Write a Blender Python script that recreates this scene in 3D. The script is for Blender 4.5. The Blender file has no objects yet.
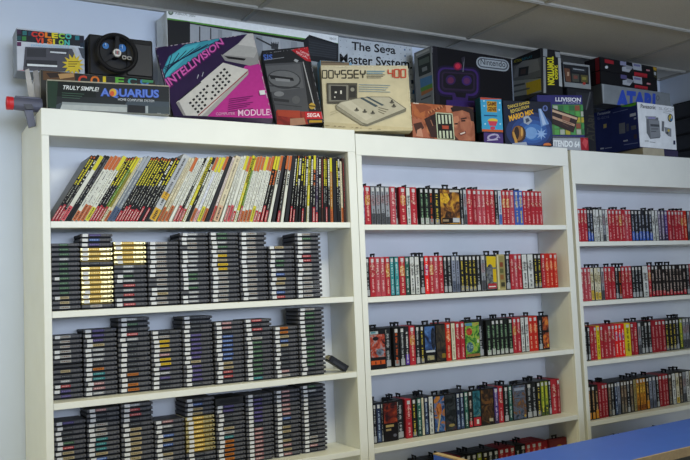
import bpy, bmesh, math, random
from mathutils import Vector, Matrix
rnd = random.Random(7)
scene = bpy.context.scene
COL = scene.collection

# ------------------------------------------------------------------ camera model (690 x 460)
FPX = 792.094
YAW, PITCH, ROLL = 0.5246, 0.0695, -0.042
CAM = Vector((-0.50085, -3.1197, 1.48315))
_F = Vector((math.sin(YAW)*math.cos(PITCH), math.cos(YAW)*math.cos(PITCH), math.sin(PITCH)))
_r = Vector((math.cos(YAW), -math.sin(YAW), 0)); _u = _r.cross(_F)
_R = _r*math.cos(ROLL) + _u*math.sin(ROLL); _U = _u*math.cos(ROLL) - _r*math.sin(ROLL)
def ray(u, v): return _F + _R*((u-345)/FPX) - _U*((v-230)/FPX)
def on_y(u, v, y):
    r = ray(u, v); return CAM + r*((y-CAM.y)/r.y)
def on_x(u, v, x):
    r = ray(u, v); return CAM + r*((x-CAM.x)/r.x)
def x_at(u, z, y):                       # world x where pixel column u meets height z on the plane y
    a = _F + _R*((u-345)/FPX); A, B = y-CAM.y, z-CAM.z
    # t*a.y - s*U.y = A ; t*a.z - s*U.z = B
    det = -a.y*_U.z + a.z*_U.y
    t = (-A*_U.z + B*_U.y)/det; s = (a.y*B - a.z*A)/det
    return CAM.x + t*a.x - s*_U.x

# ------------------------------------------------------------------ materials
def lin(h):
    if isinstance(h, str):
        h = h.lstrip('#'); c = [int(h[i:i+2], 16)/255 for i in (0, 2, 4)]
        return tuple(x/12.92 if x <= .04045 else ((x+.055)/1.055)**2.4 for x in c)
    return h
_m = {}
def mat(col, rough=.5, metal=0., var=.06, scale=30., bump=0., spec=.5, name=None):
    key = (col, rough, metal, var, scale, bump, spec)
    if key in _m: return _m[key]
    m = bpy.data.materials.new(name or 'print_'+(col.lstrip('#') if isinstance(col, str) else 'tone')); m.use_nodes = True
    nt = m.node_tree; b = nt.nodes['Principled BSDF']; c = lin(col)
    tc = nt.nodes.new('ShaderNodeTexCoord'); n = nt.nodes.new('ShaderNodeTexNoise')
    n.inputs['Scale'].default_value = scale; n.inputs['Detail'].default_value = 3
    nt.links.new(tc.outputs['Object'], n.inputs['Vector'])
    rp = nt.nodes.new('ShaderNodeValToRGB')
    rp.color_ramp.elements[0].position = .3; rp.color_ramp.elements[1].position = .7
    rp.color_ramp.elements[0].color = (*[x*(1-var) for x in c], 1); rp.color_ramp.elements[1].color = (*[min(1, x*(1+var)) for x in c], 1)
    nt.links.new(n.outputs['Fac'], rp.inputs['Fac']); nt.links.new(rp.outputs['Color'], b.inputs['Base Color'])
    b.inputs['Roughness'].default_value = rough; b.inputs['Metallic'].default_value = metal
    b.inputs['Specular IOR Level'].default_value = spec
    if bump:
        bp = nt.nodes.new('ShaderNodeBump'); bp.inputs['Strength'].default_value = bump; bp.inputs['Distance'].default_value = .002
        nt.links.new(n.outputs['Fac'], bp.inputs['Height']); nt.links.new(bp.outputs['Normal'], b.inputs['Normal'])
    _m[key] = m; return m
PAINT = mat('#e6e8e2', .45, var=.025, scale=7, bump=.05, name='white_paint')
PAINT_IN = mat('#e0e3e8', .55, var=.03, scale=5, bump=.05, name='white_panel')
WALLP = mat('#d2dbe8', .8, var=.02, scale=4, bump=.1, name='wall_paint')
def art(cols, scale=26., detail=5., dist=1.2, seed=0., name='cover_art'):
    """painterly printed picture: a noise field through a palette"""
    key = (tuple(cols), scale, detail, dist, seed)
    if key in _m: return _m[key]
    m = bpy.data.materials.new(name); m.use_nodes = True; nt = m.node_tree; b = nt.nodes['Principled BSDF']
    tc = nt.nodes.new('ShaderNodeTexCoord'); mp = nt.nodes.new('ShaderNodeMapping'); mp.inputs['Location'].default_value = (seed*3.7, 0, seed*1.9)
    n = nt.nodes.new('ShaderNodeTexNoise'); n.inputs['Scale'].default_value = scale; n.inputs['Detail'].default_value = detail; n.inputs['Distortion'].default_value = dist
    rp = nt.nodes.new('ShaderNodeValToRGB'); k = len(cols); el = rp.color_ramp.elements
    while len(el) < k: el.new(.5)
    for i, c in enumerate(cols): el[i].position = .32+.36*i/(k-1); el[i].color = (*lin(c), 1)
    nt.links.new(tc.outputs['Object'], mp.inputs['Vector']); nt.links.new(mp.outputs['Vector'], n.inputs['Vector'])
    nt.links.new(n.outputs['Fac'], rp.inputs['Fac']); nt.links.new(rp.outputs['Color'], b.inputs['Base Color'])
    b.inputs['Roughness'].default_value = .45; b.inputs['Specular IOR Level'].default_value = .25
    _m[key] = m; return m
BLACKP = mat('#111114', .42, var=.2, spec=.25, name='black_plastic')
def P_(c): return c if not isinstance(c, str) else mat(c, .5, var=.05, scale=60, spec=.22)          # printed card
def B_(c): return c if not isinstance(c, str) else mat(c, .55, var=.08, scale=18, spec=.2)           # carton board

# ------------------------------------------------------------------ mesh builder
class MB:
    def __init__(s): s.v = []; s.f = []; s.m = []; s.mats = []
    def mi(s, m):
        if m not in s.mats: s.mats.append(m)
        return s.mats.index(m)
    def face(s, pts, m):
        i = len(s.v); s.v += [tuple(p) for p in pts]; s.f.append(tuple(range(i, i+len(pts)))); s.m.append(s.mi(m))
    def raw(s, vs, fs, m):
        i = len(s.v); s.v += [tuple(p) for p in vs]; k = s.mi(m)
        for f in fs: s.f.append(tuple(i+j for j in f)); s.m.append(k)
    def box(s, x0, x1, y0, y1, z0, z1, m, bev=0.):
        if bev <= 0:
            s.raw([(x0,y0,z0),(x1,y0,z0),(x1,y1,z0),(x0,y1,z0),(x0,y0,z1),(x1,y0,z1),(x1,y1,z1),(x0,y1,z1)],
                  [(0,3,2,1),(4,5,6,7),(0,1,5,4),(1,2,6,5),(2,3,7,6),(3,0,4,7)], m); return
        bm = bmesh.new(); bmesh.ops.create_cube(bm, size=1)
        for v in bm.verts: v.co = Vector((x0+(v.co.x+.5)*(x1-x0), y0+(v.co.y+.5)*(y1-y0), z0+(v.co.z+.5)*(z1-z0)))
        bmesh.ops.bevel(bm, geom=bm.edges[:], offset=bev, segments=1, affect='EDGES', profile=.5)
        bm.verts.index_update(); s.raw([v.co for v in bm.verts], [[v.index for v in f.verts] for f in bm.faces], m); bm.free()
    def prism(s, pts, d, m):            # polygon in 3-D extruded by vector d
        n = len(pts); a = [Vector(p) for p in pts]; b = [p+Vector(d) for p in a]
        nrm = Vector((0,0,0))
        for i in range(n): nrm += a[i].cross(a[(i+1) % n])
        if nrm.dot(Vector(d)) > 0: a.reverse(); b.reverse()
        s.raw(a+b, [tuple(range(n)), tuple(range(2*n-1, n-1, -1))]+[((i+1) % n, i, n+i, n+(i+1) % n) for i in range(n)], m)
    def tube(s, path, radii, m, n=16, cap=True):
        rings = []; P = [Vector(p) for p in path]
        for i, p in enumerate(P):
            t = (P[min(i+1, len(P)-1)]-P[max(i-1, 0)]).normalized()
            a = t.orthogonal().normalized() if i == 0 else (a - t*a.dot(t)).normalized()
            b = t.cross(a); rings.append([p+(a*math.cos(2*math.pi*k/n)+b*math.sin(2*math.pi*k/n))*radii[i] for k in range(n)])
        vs = [q for r in rings for q in r]; fs = []
        for i in range(len(P)-1):
            for k in range(n): fs.append((i*n+k, i*n+(k+1) % n, (i+1)*n+(k+1) % n, (i+1)*n+k))
        if cap: fs += [tuple(range(n-1, -1, -1)), tuple((len(P)-1)*n+k for k in range(n))]
        s.raw(vs, fs, m)
    def torus(s, c, ax, ay, R, r, m, n=40, k=10):
        c, ax, ay = Vector(c), Vector(ax), Vector(ay); az = ax.cross(ay); vs = []; fs = []
        for i in range(n):
            t = 2*math.pi*i/n; d = ax*math.cos(t)+ay*math.sin(t)
            for j in range(k):
                q = 2*math.pi*j/k; vs.append(c+d*(R+r*math.cos(q))+az*(r*math.sin(q)))
        for i in range(n):
            for j in range(k): fs.append((i*k+j, ((i+1) % n)*k+j, ((i+1) % n)*k+(j+1) % k, i*k+(j+1) % k))
        s.raw(vs, fs, m)
    def mesh(s, name):
        me = bpy.data.meshes.new(name); me.from_pydata(s.v, [], s.f); me.polygons.foreach_set('material_index', s.m)
        for m in s.mats: me.materials.append(m)
        me.update(); return me
    def build(s, name, parent=None): return link(name, s.mesh(name), parent)
def link(name, me, parent=None, loc=None):
    o = bpy.data.objects.new(name, me); COL.objects.link(o)
    if parent is not None: o.parent = parent
    if loc is not None: o.location = loc
    return o
def tag(o, label, cat, group=None, kind=None):
    if label: o['label'] = label
    if cat: o['category'] = cat
    if group: o['group'] = group
    if kind: o['kind'] = kind
    return o
def struct(o): o['kind'] = 'structure'; return o
ONES = ['', 'first','second','third','fourth','fifth','sixth','seventh','eighth','ninth','tenth','eleventh','twelfth','thirteenth','fourteenth',
        'fifteenth','sixteenth','seventeenth','eighteenth','nineteenth']
TENS = {2:'twent',3:'thirt',4:'fort',5:'fift',6:'sixt',7:'sevent',8:'eight'}
def nth(n):
    if n < 20: return ONES[n]
    t, u = divmod(n, 10)
    return TENS[t]+'ieth' if u == 0 else TENS[t]+'y-'+ONES[u]

_t = {}
def text_mesh(s, bold=0., shear=0.):
    k = (s, bold, shear)
    if k not in _t:
        c = bpy.data.curves.new('lettering', 'FONT'); c.body = s; c.offset = bold; c.shear = shear; c.resolution_u = 3
        o = bpy.data.objects.new('lettering', c); COL.objects.link(o)
        me = bpy.data.meshes.new_from_object(o.evaluated_get(bpy.context.evaluated_depsgraph_get()))
        vs = [(v.co.x, v.co.y) for v in me.vertices]; fs = [tuple(p.vertices) for p in me.polygons]
        bpy.data.objects.remove(o); bpy.data.curves.remove(c); bpy.data.meshes.remove(me)
        x0 = min(v[0] for v in vs); x1 = max(v[0] for v in vs); y0 = min(v[1] for v in vs); y1 = max(v[1] for v in vs)
        _t[k] = ([((x-x0)/(x1-x0), (y-y0)/(y1-y0)) for x, y in vs], fs)
    return _t[k]

# ------------------------------------------------------------------ the setting
def slab(name, x0, x1, y0, y1, z0, z1, m, bev=0):
    b = MB(); b.box(x0, x1, y0, y1, z0, z1, m, bev); return struct(b.build(name))
CEIL = 2.83; WY = .512; WX = 4.21
slab('floor', -3.3, WX+.1, -6.6, WY+.1, -.1, 0, mat('#b5ae9c', .8, var=.12, scale=90, bump=.3, name='carpet'))
slab('wall_back', -3.3, WX+.1, WY, WY+.1, 0, CEIL+.1, WALLP)
slab('wall_right', WX, WX+.1, -6.6, WY, 0, CEIL+.1, WALLP)
slab('wall_left', -3.3, -3.2, -6.6, WY, 0, CEIL+.1, WALLP)
TILE = mat('#c4c0b6', .95, var=.11, scale=260, bump=.6, name='ceiling_tile'); GRID = mat('#a9a7a0', .5, var=.03, name='ceiling_grid')
cb = MB(); cb.box(-3.3, WX+.1, -6.6, WY+.1, CEIL+.006, CEIL+.1, TILE); struct(cb.build('ceiling'))
gb = MB()
ys = [.295-.61*i for i in range(11)]; xs = [1.05+1.265*i for i in range(-3, 3)]
for y in ys: gb.box(-3.2, WX, y-.012, y+.012, CEIL-.004, CEIL+.008, GRID); gb.box(-3.2, WX, y-.004, y+.004, CEIL-.007, CEIL-.003, GRID)
for x in xs: gb.box(x-.012, x+.012, -6.6, WY, CEIL-.002, CEIL+.008, GRID)
gb.box(-3.2, WX, WY-.02, WY, CEIL-.006, CEIL+.006, GRID); gb.box(WX-.02, WX, -6.6, WY, CEIL-.006, CEIL+.006, GRID)
struct(gb.build('trim_1'))

# ------------------------------------------------------------------ bookcases
def bookcase(label, x0, a, b, x1, top, ot, shelves, th=.025, inner=.228, depth=.508):
    root = bpy.data.objects.new('bookcase', None); COL.objects.link(root); root.location = (x0, 0, 0)
    tag(root, label, 'bookcase', 'white bookcases along the wall')
    W = x1-x0; a -= x0; b -= x0; bv = .0015
    def part(n, *q, m=PAINT):
        o = MB(); o.box(*q, m, bv); o.build(n, root)
    part('side_panel', 0, min(a-.004, .022), .016, depth, 0, top-.001); part('side_panel', max(b+.004, W-.022), W, .016, depth, 0, top-.001)
    part('stile', 0, a, 0, .0155, 0, ot); part('stile', b, W, 0, .0155, 0, ot)
    part('fascia', 0, W, 0, .0155, ot+.0005, top)
    part('top_board', .0225, W-.0225, .016, depth, ot, ot+.03)
    part('back_panel', .0225, W-.0225, inner, inner+.012, .06, ot-.0005, m=PAINT_IN)
    part('plinth', a, b, .004, .02, 0, .06)
    for z in shelves: part('shelf', a+.0005, b-.0005, .002, inner-.0005, z-th, z)
    # inner linings flush with the stile edges
    for q in ((.0225, a, ), (b, W-.0225)):
        if q[1]-q[0] > .002: part('lining', q[0], q[1], .016, inner-.0005, .06, ot-.0005)
    return root
B1 = (1.7695, 1.4306, 1.0906, .744); B2 = (1.7593, 1.4227, 1.0891, .7392); B3 = (1.6672, 1.3383, 1.0123, .6903)
bookcase('tall white bookcase on the left holding leaning books and stacked grey cartridges', 0, .0281, 1.3369, 1.3785, 2.2, 2.0958, B1+(.405, .075))
bookcase('middle white bookcase filled with game cases below the black robot carton', 1.381, 1.4106, 2.6984, 2.7409, 2.184, 2.0833, B2+(.425, .075))
bookcase('right-hand white bookcase with the tallest top board, beneath the blue and white carton', 2.7624, 2.7876, 4.09, 4.125, 2.1756, 1.9881, B3+(.36, .075))

# ------------------------------------------------------------------ books on the top shelf, left bookcase
YE, OR, RD, WH, BK, GY, CR = '#c9c02c', '#b8602e', '#a82a38', '#d2d4cc', '#18181c', '#8d9299', '#cfc7ac'
# (description, body, top band, bottom band, text colour, thickness weight)
S = {
 'kyr': ('black spine, yellow title, red foot', BK, None, RD, YE, .74), 'kwr': ('black spine, white title, red foot', BK, None, RD, WH, .78),
 'wyr': ('white spine with yellow top and red foot', WH, YE, '#c8505a', None, 1.2), 'k': ('plain black spine', BK, None, None, '#55555c', .8),
 'woo': ('white spine with orange top and foot', WH, OR, OR, BK, 1.05), 'woy': ('white spine, orange top, yellow foot', WH, OR, YE, BK, 1.05),
 'wyy': ('white spine with yellow top and foot', WH, YE, YE, BK, 1.25), 'wor': ('white spine, orange top, red foot', WH, OR, RD, BK, 1.),
 'gn': ('green spine', '#5f8030', YE, RD, WH, .75), 'ol': ('olive spine with dark text', '#8f8a3a', YE, CR, BK, .8),
 'bg': ('thick blue-grey picture spine', '#7d8590', '#9aa0a8', '#46587a', WH, 1.05), 'sv': ('thick silver spine with gold bands', '#b4b8bc', None, '#c79a28', BK, 2.5),
 'cr': ('cream spine with dotted text', CR, None, OR, BK, .8), 'crt': ('thick cream spine', '#cfc5aa', None, '#c9a58a', '#77705e', 2.), 'wk': ('white spine with dark text', WH, None, None, BK, .9),
 'wkr': ('white spine, dark text, red foot', WH, None, RD, BK, .9), 'wb': ('white spine with blue text', '#d5d9e2', YE, '#d8a0a0', '#3a4a90', .95),
 'kt': ('thick black spine', '#22232a', None, None, None, 1.3), 'pk': ('pinkish white spine', '#d2c4c0', None, '#b8443a', BK, .9),
 'ky': ('black spine with yellow title', BK, None, None, YE, .85), 'yk': ('yellow spine with black title', YE, None, '#d0d0c0', BK, .9),
 'kc': ('black spine with coloured marks', BK, YE, RD, OR, 1.), 'ws': ('white spine with bold black stripes', WH, OR, None, BK, 1.1),
 'kw': ('black spine with bold white title', BK, None, None, WH, 1.), 'pu': ('dark purple spine', '#3a3048', None, RD, WH, .9),
 'tn': ('tan brown spine', '#a8742e', YE, OR, CR, 1.1), 'ob': ('orange topped black spine', BK, OR, RD, WH, 1.), 'br': ('dark brown spine', '#3a2420', None, None, RD, .9),
}
seq = ('kyr kyr kwr wyr k k woo woo woo wyy kyr kyr kyr gn ol cr bg bg kyr kyr kyr kyr kyr kyr kyr kyr kw kyr ky sv cr cr woo wk wkr kwr wkr yk '
       'kw woo wb wyy woo kt pk crt wk wkr wyr wor yk gn woo woo woo wyy wor wor kc kc ws kt ob ws kt kwr kyr kw ky kyr kw yk kw kc pu kw br ky kyr kw tn kt ky kw cr br').split()
L_ANG = [(0, 31.), (.12, 31), (.28, 29.5), (.45, 24), (.55, 19.5), (.66, 16.5), (.76, 9), (.82, 5.5), (.9, 2), (.97, .6), (1, .3)]
def ang(t):
    for (a, x), (b, y) in zip(L_ANG, L_ANG[1:]):
        if t <= b: return math.radians(x+(y-x)*(t-a)/(b-a))
    return 0
BZ = B1[0]; by = .022; XB0 = .031; XB1 = 1.327; NB = len(seq)
hts = [.304+rnd.uniform(-.006, .003) for _ in seq]
hts[-2] = .285; hts[29] = .312
wts = [S[c][5]*rnd.uniform(.92, 1.08) for c in seq]
def layout(k):
    x = XB0; out = []
    pa = ang(0)
    for i, w in enumerate(wts):
        t = w*k; a = ang((x-XB0)/(XB1-XB0))
        if i: x += .316*math.cos(a)*max(0, math.tan(pa)-math.tan(a)) + .0005
        out.append((x+t/math.cos(a), a, t)); x += t/math.cos(a); pa = a
    return out, x
lo, hi = .004, .03
for _ in range(40):
    k = (lo+hi)/2
    if layout(k)[1] > XB1: hi = k
    else: lo = k
books, _ = layout(lo)
PAGE = mat('#cfccc0', .8, var=.1, scale=200, name='page_edges')
for i, (c, (xr, a, t), h) in enumerate(zip(seq, books, hts)):
    desc, body, topc, footc, txt, _w = S[c]
    r = random.Random(100+i); d = .192+r.uniform(-.006, .004); m = MB(); cm = B_(body)
    m.box(-t, 0, 0, d, 0, h, cm, min(.001, t*.1))
    if i == 0: m.face([(-t-.0004, d-.001, .001), (-t-.0004, .001, .001), (-t-.0004, .001, h-.001), (-t-.0004, d-.001, h-.001)], P_('#8a8c90'))
    m.box(-t+.0012, -.0012, .002, d+.0006, .0015, h+.0006, PAGE)
    e = .0004
    def strip(z0, z1, col, x0=.0, x1=1., lay=1):
        m.face([(-t+x0*t+.0006, -e*lay, z0), (-t+x1*t-.0006, -e*lay, z0), (-t+x1*t-.0006, -e*lay, z1), (-t+x0*t+.0006, -e*lay, z1)], P_(col))
    tz = h*r.uniform(.76, .8); fz = h*r.uniform(.15, .25)
    if topc: strip(tz, h-.001, topc)
    if footc: strip(.001, fz, footc)
    if c == 'sv': strip(h*.32, h*.42, '#c79a28'); strip(h*.42, h*.94, '#a9adb4')
    if txt:
        big = c[0] in 'ky' or c in ('ws', 'kw'); z = fz+.01
        zt = h*(.95 if not topc else .77)
        while z < zt:
            up = z > h*.55
            g = (.0055 if big and up else .0028)*r.uniform(.6, 1.5)
            if r.random() < (.9 if up else .7):
                w0 = .12 if big and up else .3; strip(z, z+g, txt if (up or not big) else WH, w0+r.uniform(0, .08), 1-w0-r.uniform(0, .08), 2)
            z += g+r.uniform(.0012, .003)
    if footc:
        z = .008
        while z < fz-.01:
            g = r.uniform(.002, .006); strip(z, z+g, WH if footc == RD else BK, .3, .7, 2); z += g+.0025
    if c in ('kyr', 'gn'): strip(h*.955, h*.985, OR, .15, .85, 3)
    o = m.build('strategy_guide'); o.location = (xr, by+r.uniform(0, .006), BZ+.0004); o.rotation_euler = (0, a, 0)
    tag(o, '%s guidebook, %s, %s from left on top shelf' % ('leaning' if a > .12 else 'upright', desc.replace(', red foot', ' and red foot').replace(', yellow foot', ' and yellow foot'), nth(i+1)), 'book', 'guidebooks on the top shelf')

# ------------------------------------------------------------------ cartridges
SHELL = mat('#595a61', .6, var=.07, scale=60, bump=.12, spec=.3, name='grey_plastic'); DARKSH = mat('#1d1d20', .5, var=.1, name='dark_plastic')
GOLD = mat('#d6c68c', .33, metal=.85, var=.05, name='gold_plastic'); STICK = mat('#d4d6da', .6, var=.06, name='white_sticker')
GAP_SHADE = mat('#26272b', .65, var=.08, spec=.2, name='gap_shade_grey')  # shade of the gaps between stacked cartridges, put into the colour
CW, CH, CD = .1255, .0184, .133
def shell_mesh(m, x=0, y=0, z=0, b=None, w=CW, h=CH):
    """a game cartridge lying flat: two shell halves, a notched label end and a ridged grip"""
    own = b is None
    if own: b = MB()
    b.box(x+.0022, x+w-.0022, y+.016, y+CD, z+.0002, z+h*.38, GAP_SHADE if m is not GOLD else mat('#6a5622', .5, metal=.6), .0012)  # lower half coloured dark as the shaded gap below
    b.box(x, x+w, y, y+CD-.002, z+h*.40, z+h-.0003, m, .0014)
    b.box(x+w*.66, x+w*.67, y-.0006, y+.01, z+h*.42, z+h-.002, DARKSH)
    b.box(x+w*.80, x+w*.815, y-.0006, y+.01, z+h*.42, z+h-.002, DARKSH)
    b.box(x+w*.90, x+w*.945, y-.001, y+.004, z+h*.5, z+h*.78, DARKSH)
    b.box(x+w*.67, x+w*.80, y-.0012, y+.01, z+h*.45, z+h-.0015, m, .0006)
    if own: return b.mesh('game_cartridge')
SH = {'g': shell_mesh(SHELL), 'o': shell_mesh(GOLD), 'd': shell_mesh(DARKSH)}
def plate(name, x0, x1, z0, z1, m, marks=None, seed=0):
    b = MB(); b.box(x0, x1, -.0014, .001, z0, z1, m)
    if marks:
        r = random.Random(seed); q = x0+.004
        while q < x1-.006:
            g = r.uniform(.002, .007); b.face([(q, -.0016, z0+.0025), (q+g, -.0016, z0+.0025), (q+g, -.0016, z1-.0025), (q, -.0016, z1-.0025)], P_(marks)); q += g+.002
    return b.mesh(name)
STM = [plate('price_sticker', .010+dx, .031+dx, .0062, .0176, STICK) for dx in (0, .003, -.003)]
LABC = {'grey': ('#8e9095', '#c9ccd0'), 'white': ('#a5a7a6', '#75594f'), 'green': ('#35503c', '#6c8a70'), 'yellow': ('#d2b01c', '#8a6a10'), 'blue': ('#38508e', '#8fa6d0'), 'red': ('#93272c', '#d8a0a0'),
        'orange': ('#b0661e', '#6a3a10'), 'purple': ('#40366a', '#706898'), 'dark': ('#2c2e33', '#6a6e74'), 'teal': ('#1f6a72', '#70a8a8'), 'tan': ('#a89a78', '#6a5a40'), 'gold': ('#c9a040', '#f0e0a0'), 'pink': ('#8c6266', '#d0b0b0')}
LBM = {k: [plate('end_label', .033, .074+e, .0082, .0172, P_(a), b, sum(map(ord, k))+j) for j, e in enumerate((0, .004))] for k, (a, b) in LABC.items()}
NAMEC = {'white': 'off-white', 'dark': 'dark', 'tan': 'tan'}
SHELFN = {1: 'second shelf', 2: 'third shelf', 3: 'fourth shelf'}
def cart(x, y, z, kind, lab, sticker, rz, zs, text, group, xs=1.):
    o = link('game_cartridge', SH[kind]); o.location = (x, y, z); o.rotation_euler = (0, 0, rz); o.scale = (xs, 1, zs)
    tag(o, text, 'cartridge', group)
    if lab: link('end_label', LBM[lab][rnd.randrange(2)], o)
    if sticker: link('price_sticker', STM[rnd.randrange(3)], o)
    return o
# stacks: shelf index -> list of (x0, x1, n, default label, {row from top: 'label' or '-' none}, stickers?)
ROWS = {
 1: [(51.7, 80.6, 14, 'green', {3:'grey', 11:'tan', 12:'tan', 13:'white'}, .15), (81.2, 113.8, 16, 'gold', {0:'purple',1:'blue',2:'purple',6:'dark',15:'white'}, .8),
     (114.4, 147.2, 14, 'grey', {0:'gold',1:'gold',2:'gold',3:'gold',4:'gold',7:'green',9:'red',11:'red',13:'red'}, .6), (147.8, 180.2, 14, 'white', {10:'grey',11:'tan',13:'white'}, .8),
     (180.8, 209.4, 16, 'grey', {2:'white',3:'white',9:'green',10:'green',12:'green'}, .9), (210, 240, 16, 'white', {0:'green',1:'green',2:'grey',3:'green',5:'yellow',6:'tan',7:'yellow',8:'yellow'}, 1),
     (240.6, 268, 15, 'white', {6:'grey',14:'grey'}, 1), (269.2, 295.2, 12, 'grey', {0:'tan',3:'green',4:'green',6:'blue',7:'tan',8:'tan',10:'blue',11:'red'}, 1),
     (296.3, 322.3, 15, 'white', {1:'green',5:'red',6:'red',4:'grey',9:'grey'}, 1)],
 2: [(52.5, 83, 13, 'white', {6:'-',7:'tan',8:'dark',9:'grey',10:'red',11:'purple',12:'purple'}, .6), (84, 117.6, 14, 'grey', {0:'purple',1:'purple',2:'purple',3:'tan',7:'dark',8:'orange',9:'teal',10:'teal',11:'pink',12:'pink'}, 1),
     (119, 151, 15, 'dark', {0:'grey',1:'green',3:'red',4:'grey',11:'orange',13:'orange',14:'orange'}, 1), (151.8, 182.6, 13, 'yellow', {0:'dark',1:'white',4:'tan',8:'purple',9:'grey',10:'purple',11:'dark',12:'dark',3:'yellow',5:'pink'}, 1),
     (183.4, 213.6, 16, 'purple', {0:'dark',1:'dark',2:'dark',3:'dark',10:'tan',15:'dark'}, 1), (215, 244.6, 14, 'blue', {0:'pink',1:'pink',2:'dark',9:'tan',10:'tan',11:'red',12:'red',13:'dark'}, 1),
     (245.2, 273.6, 14, 'green', {0:'red',1:'dark',2:'red',3:'dark',4:'white',13:'teal'}, 1), (274.3, 298.6, 12, 'dark', {0:'orange',1:'orange',2:'tan',3:'blue',4:'tan',10:'pink',11:'white'}, 1),
     (299.6, 325.8, 16, 'green', {0:'white',3:'dark',8:'dark',14:'dark',15:'dark'}, 1)],
 3: [(54.4, 86.6, 15, 'dark', {5:'red',6:'tan',7:'tan',0:'purple',4:'green'}, 1), (87.6, 120.6, 18, 'dark', {0:'pink',3:'white',4:'white',5:'white',6:'teal',7:'teal',8:'teal',9:'tan',10:'blue'}, 1),
     (121.6, 154.4, 18, 'tan', {0:'grey',1:'red',2:'red',3:'dark',4:'dark'}, 1), (155.2, 185.4, 14, 'dark', {0:'pink',1:'grey',3:'blue',4:'tan',5:'blue',7:'tan',8:'white'}, 1),
     (186.4, 215.8, 18, 'gold', {0:'dark',1:'blue',2:'tan',3:'tan',12:'dark'}, 1), (216.6, 246, 15, 'orange', {0:'purple',1:'purple',2:'dark',3:'dark',4:'dark',5:'tan',6:'white',7:'teal'}, 1),
     (246.8, 274.8, 16, 'pink', {0:'dark',1:'purple',2:'purple',3:'purple',4:'purple',5:'purple',6:'purple',7:'dark'}, 1), (275.6, 301.4, 15, 'pink', {6:'blue',7:'dark',8:'tan',9:'tan',10:'dark',11:'tan',13:'tan'}, 1),
     (302.4, 327.4, 16, 'dark', {0:'green',1:'grey',12:'white',13:'white',14:'pink'}, 1)],
}
def topz(u, v, y): return on_y(u, v, y).z
TOPS = {1: [243.3, 233.8, 241.7, 241.7, 233, 232.4, 232.4, 246, 233], 2: [335.2, 329, 317.6, 330.6, 316, 321.6, 319, 326.5, 307.6], 3: [421, 408, 403, 419.7, 398, 404.6, 394, 389.6, 384.8]}
GREYG, GOLDG = 'grey cartridges stacked on the shelves', 'gold cartridges stacked among the grey ones'
stuff = MB()
grey_count = 0
for row in (1, 2, 3):
    zsf = B1[row]
    for si, (u0, u1, n, dl, ov, st) in enumerate(ROWS[row]):
        def rec(x): return {1: .03, 2: .092-.075*x/1.25, 3: .085}[row]
        y = rec(.6); x0 = x_at(u0, zsf+.1, y); y = rec(x0); x0 = x_at(u0, zsf+.1, y); x1 = x_at(u1, zsf+.1, y)
        x0 = max(x0, .0312)
        w = min(x1-x0-.0022, .1275); sx = min(1.02, w/CW); x0 += (x1-x0-.001-w)/2
        zt = topz((u0+u1)/2, TOPS[row][si], y); t = (zt-zsf)/n
        if row == 3 and si < 6:                       # how many it takes to reach the shelf
            n2 = max(1, round((zt-zsf)/.0186)); t = (zt-zsf)/n2; n = n2
        for k in range(n):                           # k counts from the top
            lab = ov.get(k, dl); z = zsf+.0003+(n-1-k)*t
            kind = 'o' if lab == 'gold' else 'd' if lab == '-' else 'g'
            jx, jy = rnd.uniform(-.0009, .0009), rnd.uniform(-.002, .003)
            xx = max(.0285, x0+jx)
            vis = {0: 8, 1: 11, 2: 12, 3: 9, 4: 13, 5: 13}.get(si, 99) if row == 3 else 99
            sticker = rnd.random() < st and lab != '-'
            as_stuff = row == 3 and kind != 'o' and (si >= 6 or k >= vis)
            if row == 3 and kind == 'o' and k >= vis: as_stuff, kind = True, 'g'
            if as_stuff:
                shell_mesh(SHELL if kind != 'd' else DARKSH, xx, y+jy, z, stuff, CW*min(sx, 1), t*.99)
                if sticker: stuff.box(xx+.012, xx+.032, y+jy-.0014, y+jy+.001, z+.0062, z+.0176, STICK)
                c1, c2 = LABC[lab if lab not in ('-', 'gold') else 'dark']; stuff.box(xx+.036, xx+.075, y+jy-.0014, y+jy+.001, z+.0082, z+.0172, P_(c1))
                q = xx+.041
                while q < xx+.068:
                    g = rnd.uniform(.002, .007); stuff.box(q, q+g, y+jy-.0016, y+jy-.001, z+.0105, z+.0150, P_(c2)); q += g+.002
                continue
            body = {'o': 'gold', 'd': 'plain black', 'g': 'grey'}[kind]
            if kind == 'g': grey_count += 1
            what = body+' cartridge' + (' with %s label' % NAMEC.get(lab, lab) if kind == 'g' else '')
            cart(xx, y+jy, z, kind, lab if lab != '-' else None, sticker, rnd.uniform(-.006, .006), t/CH*.992,
                 '%s, %s from top of %s stack, %s, left bookcase' % (what, nth(k+1), nth(si+1), SHELFN[row]), GOLDG if kind == 'o' else GREYG, sx)
o = stuff.build('stacked_cartridges'); tag(o, 'remaining grey cartridges in the stacks at the right and foot of the fourth shelf', 'cartridges', None, 'stuff')
print('grey cartridges', grey_count)
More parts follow.
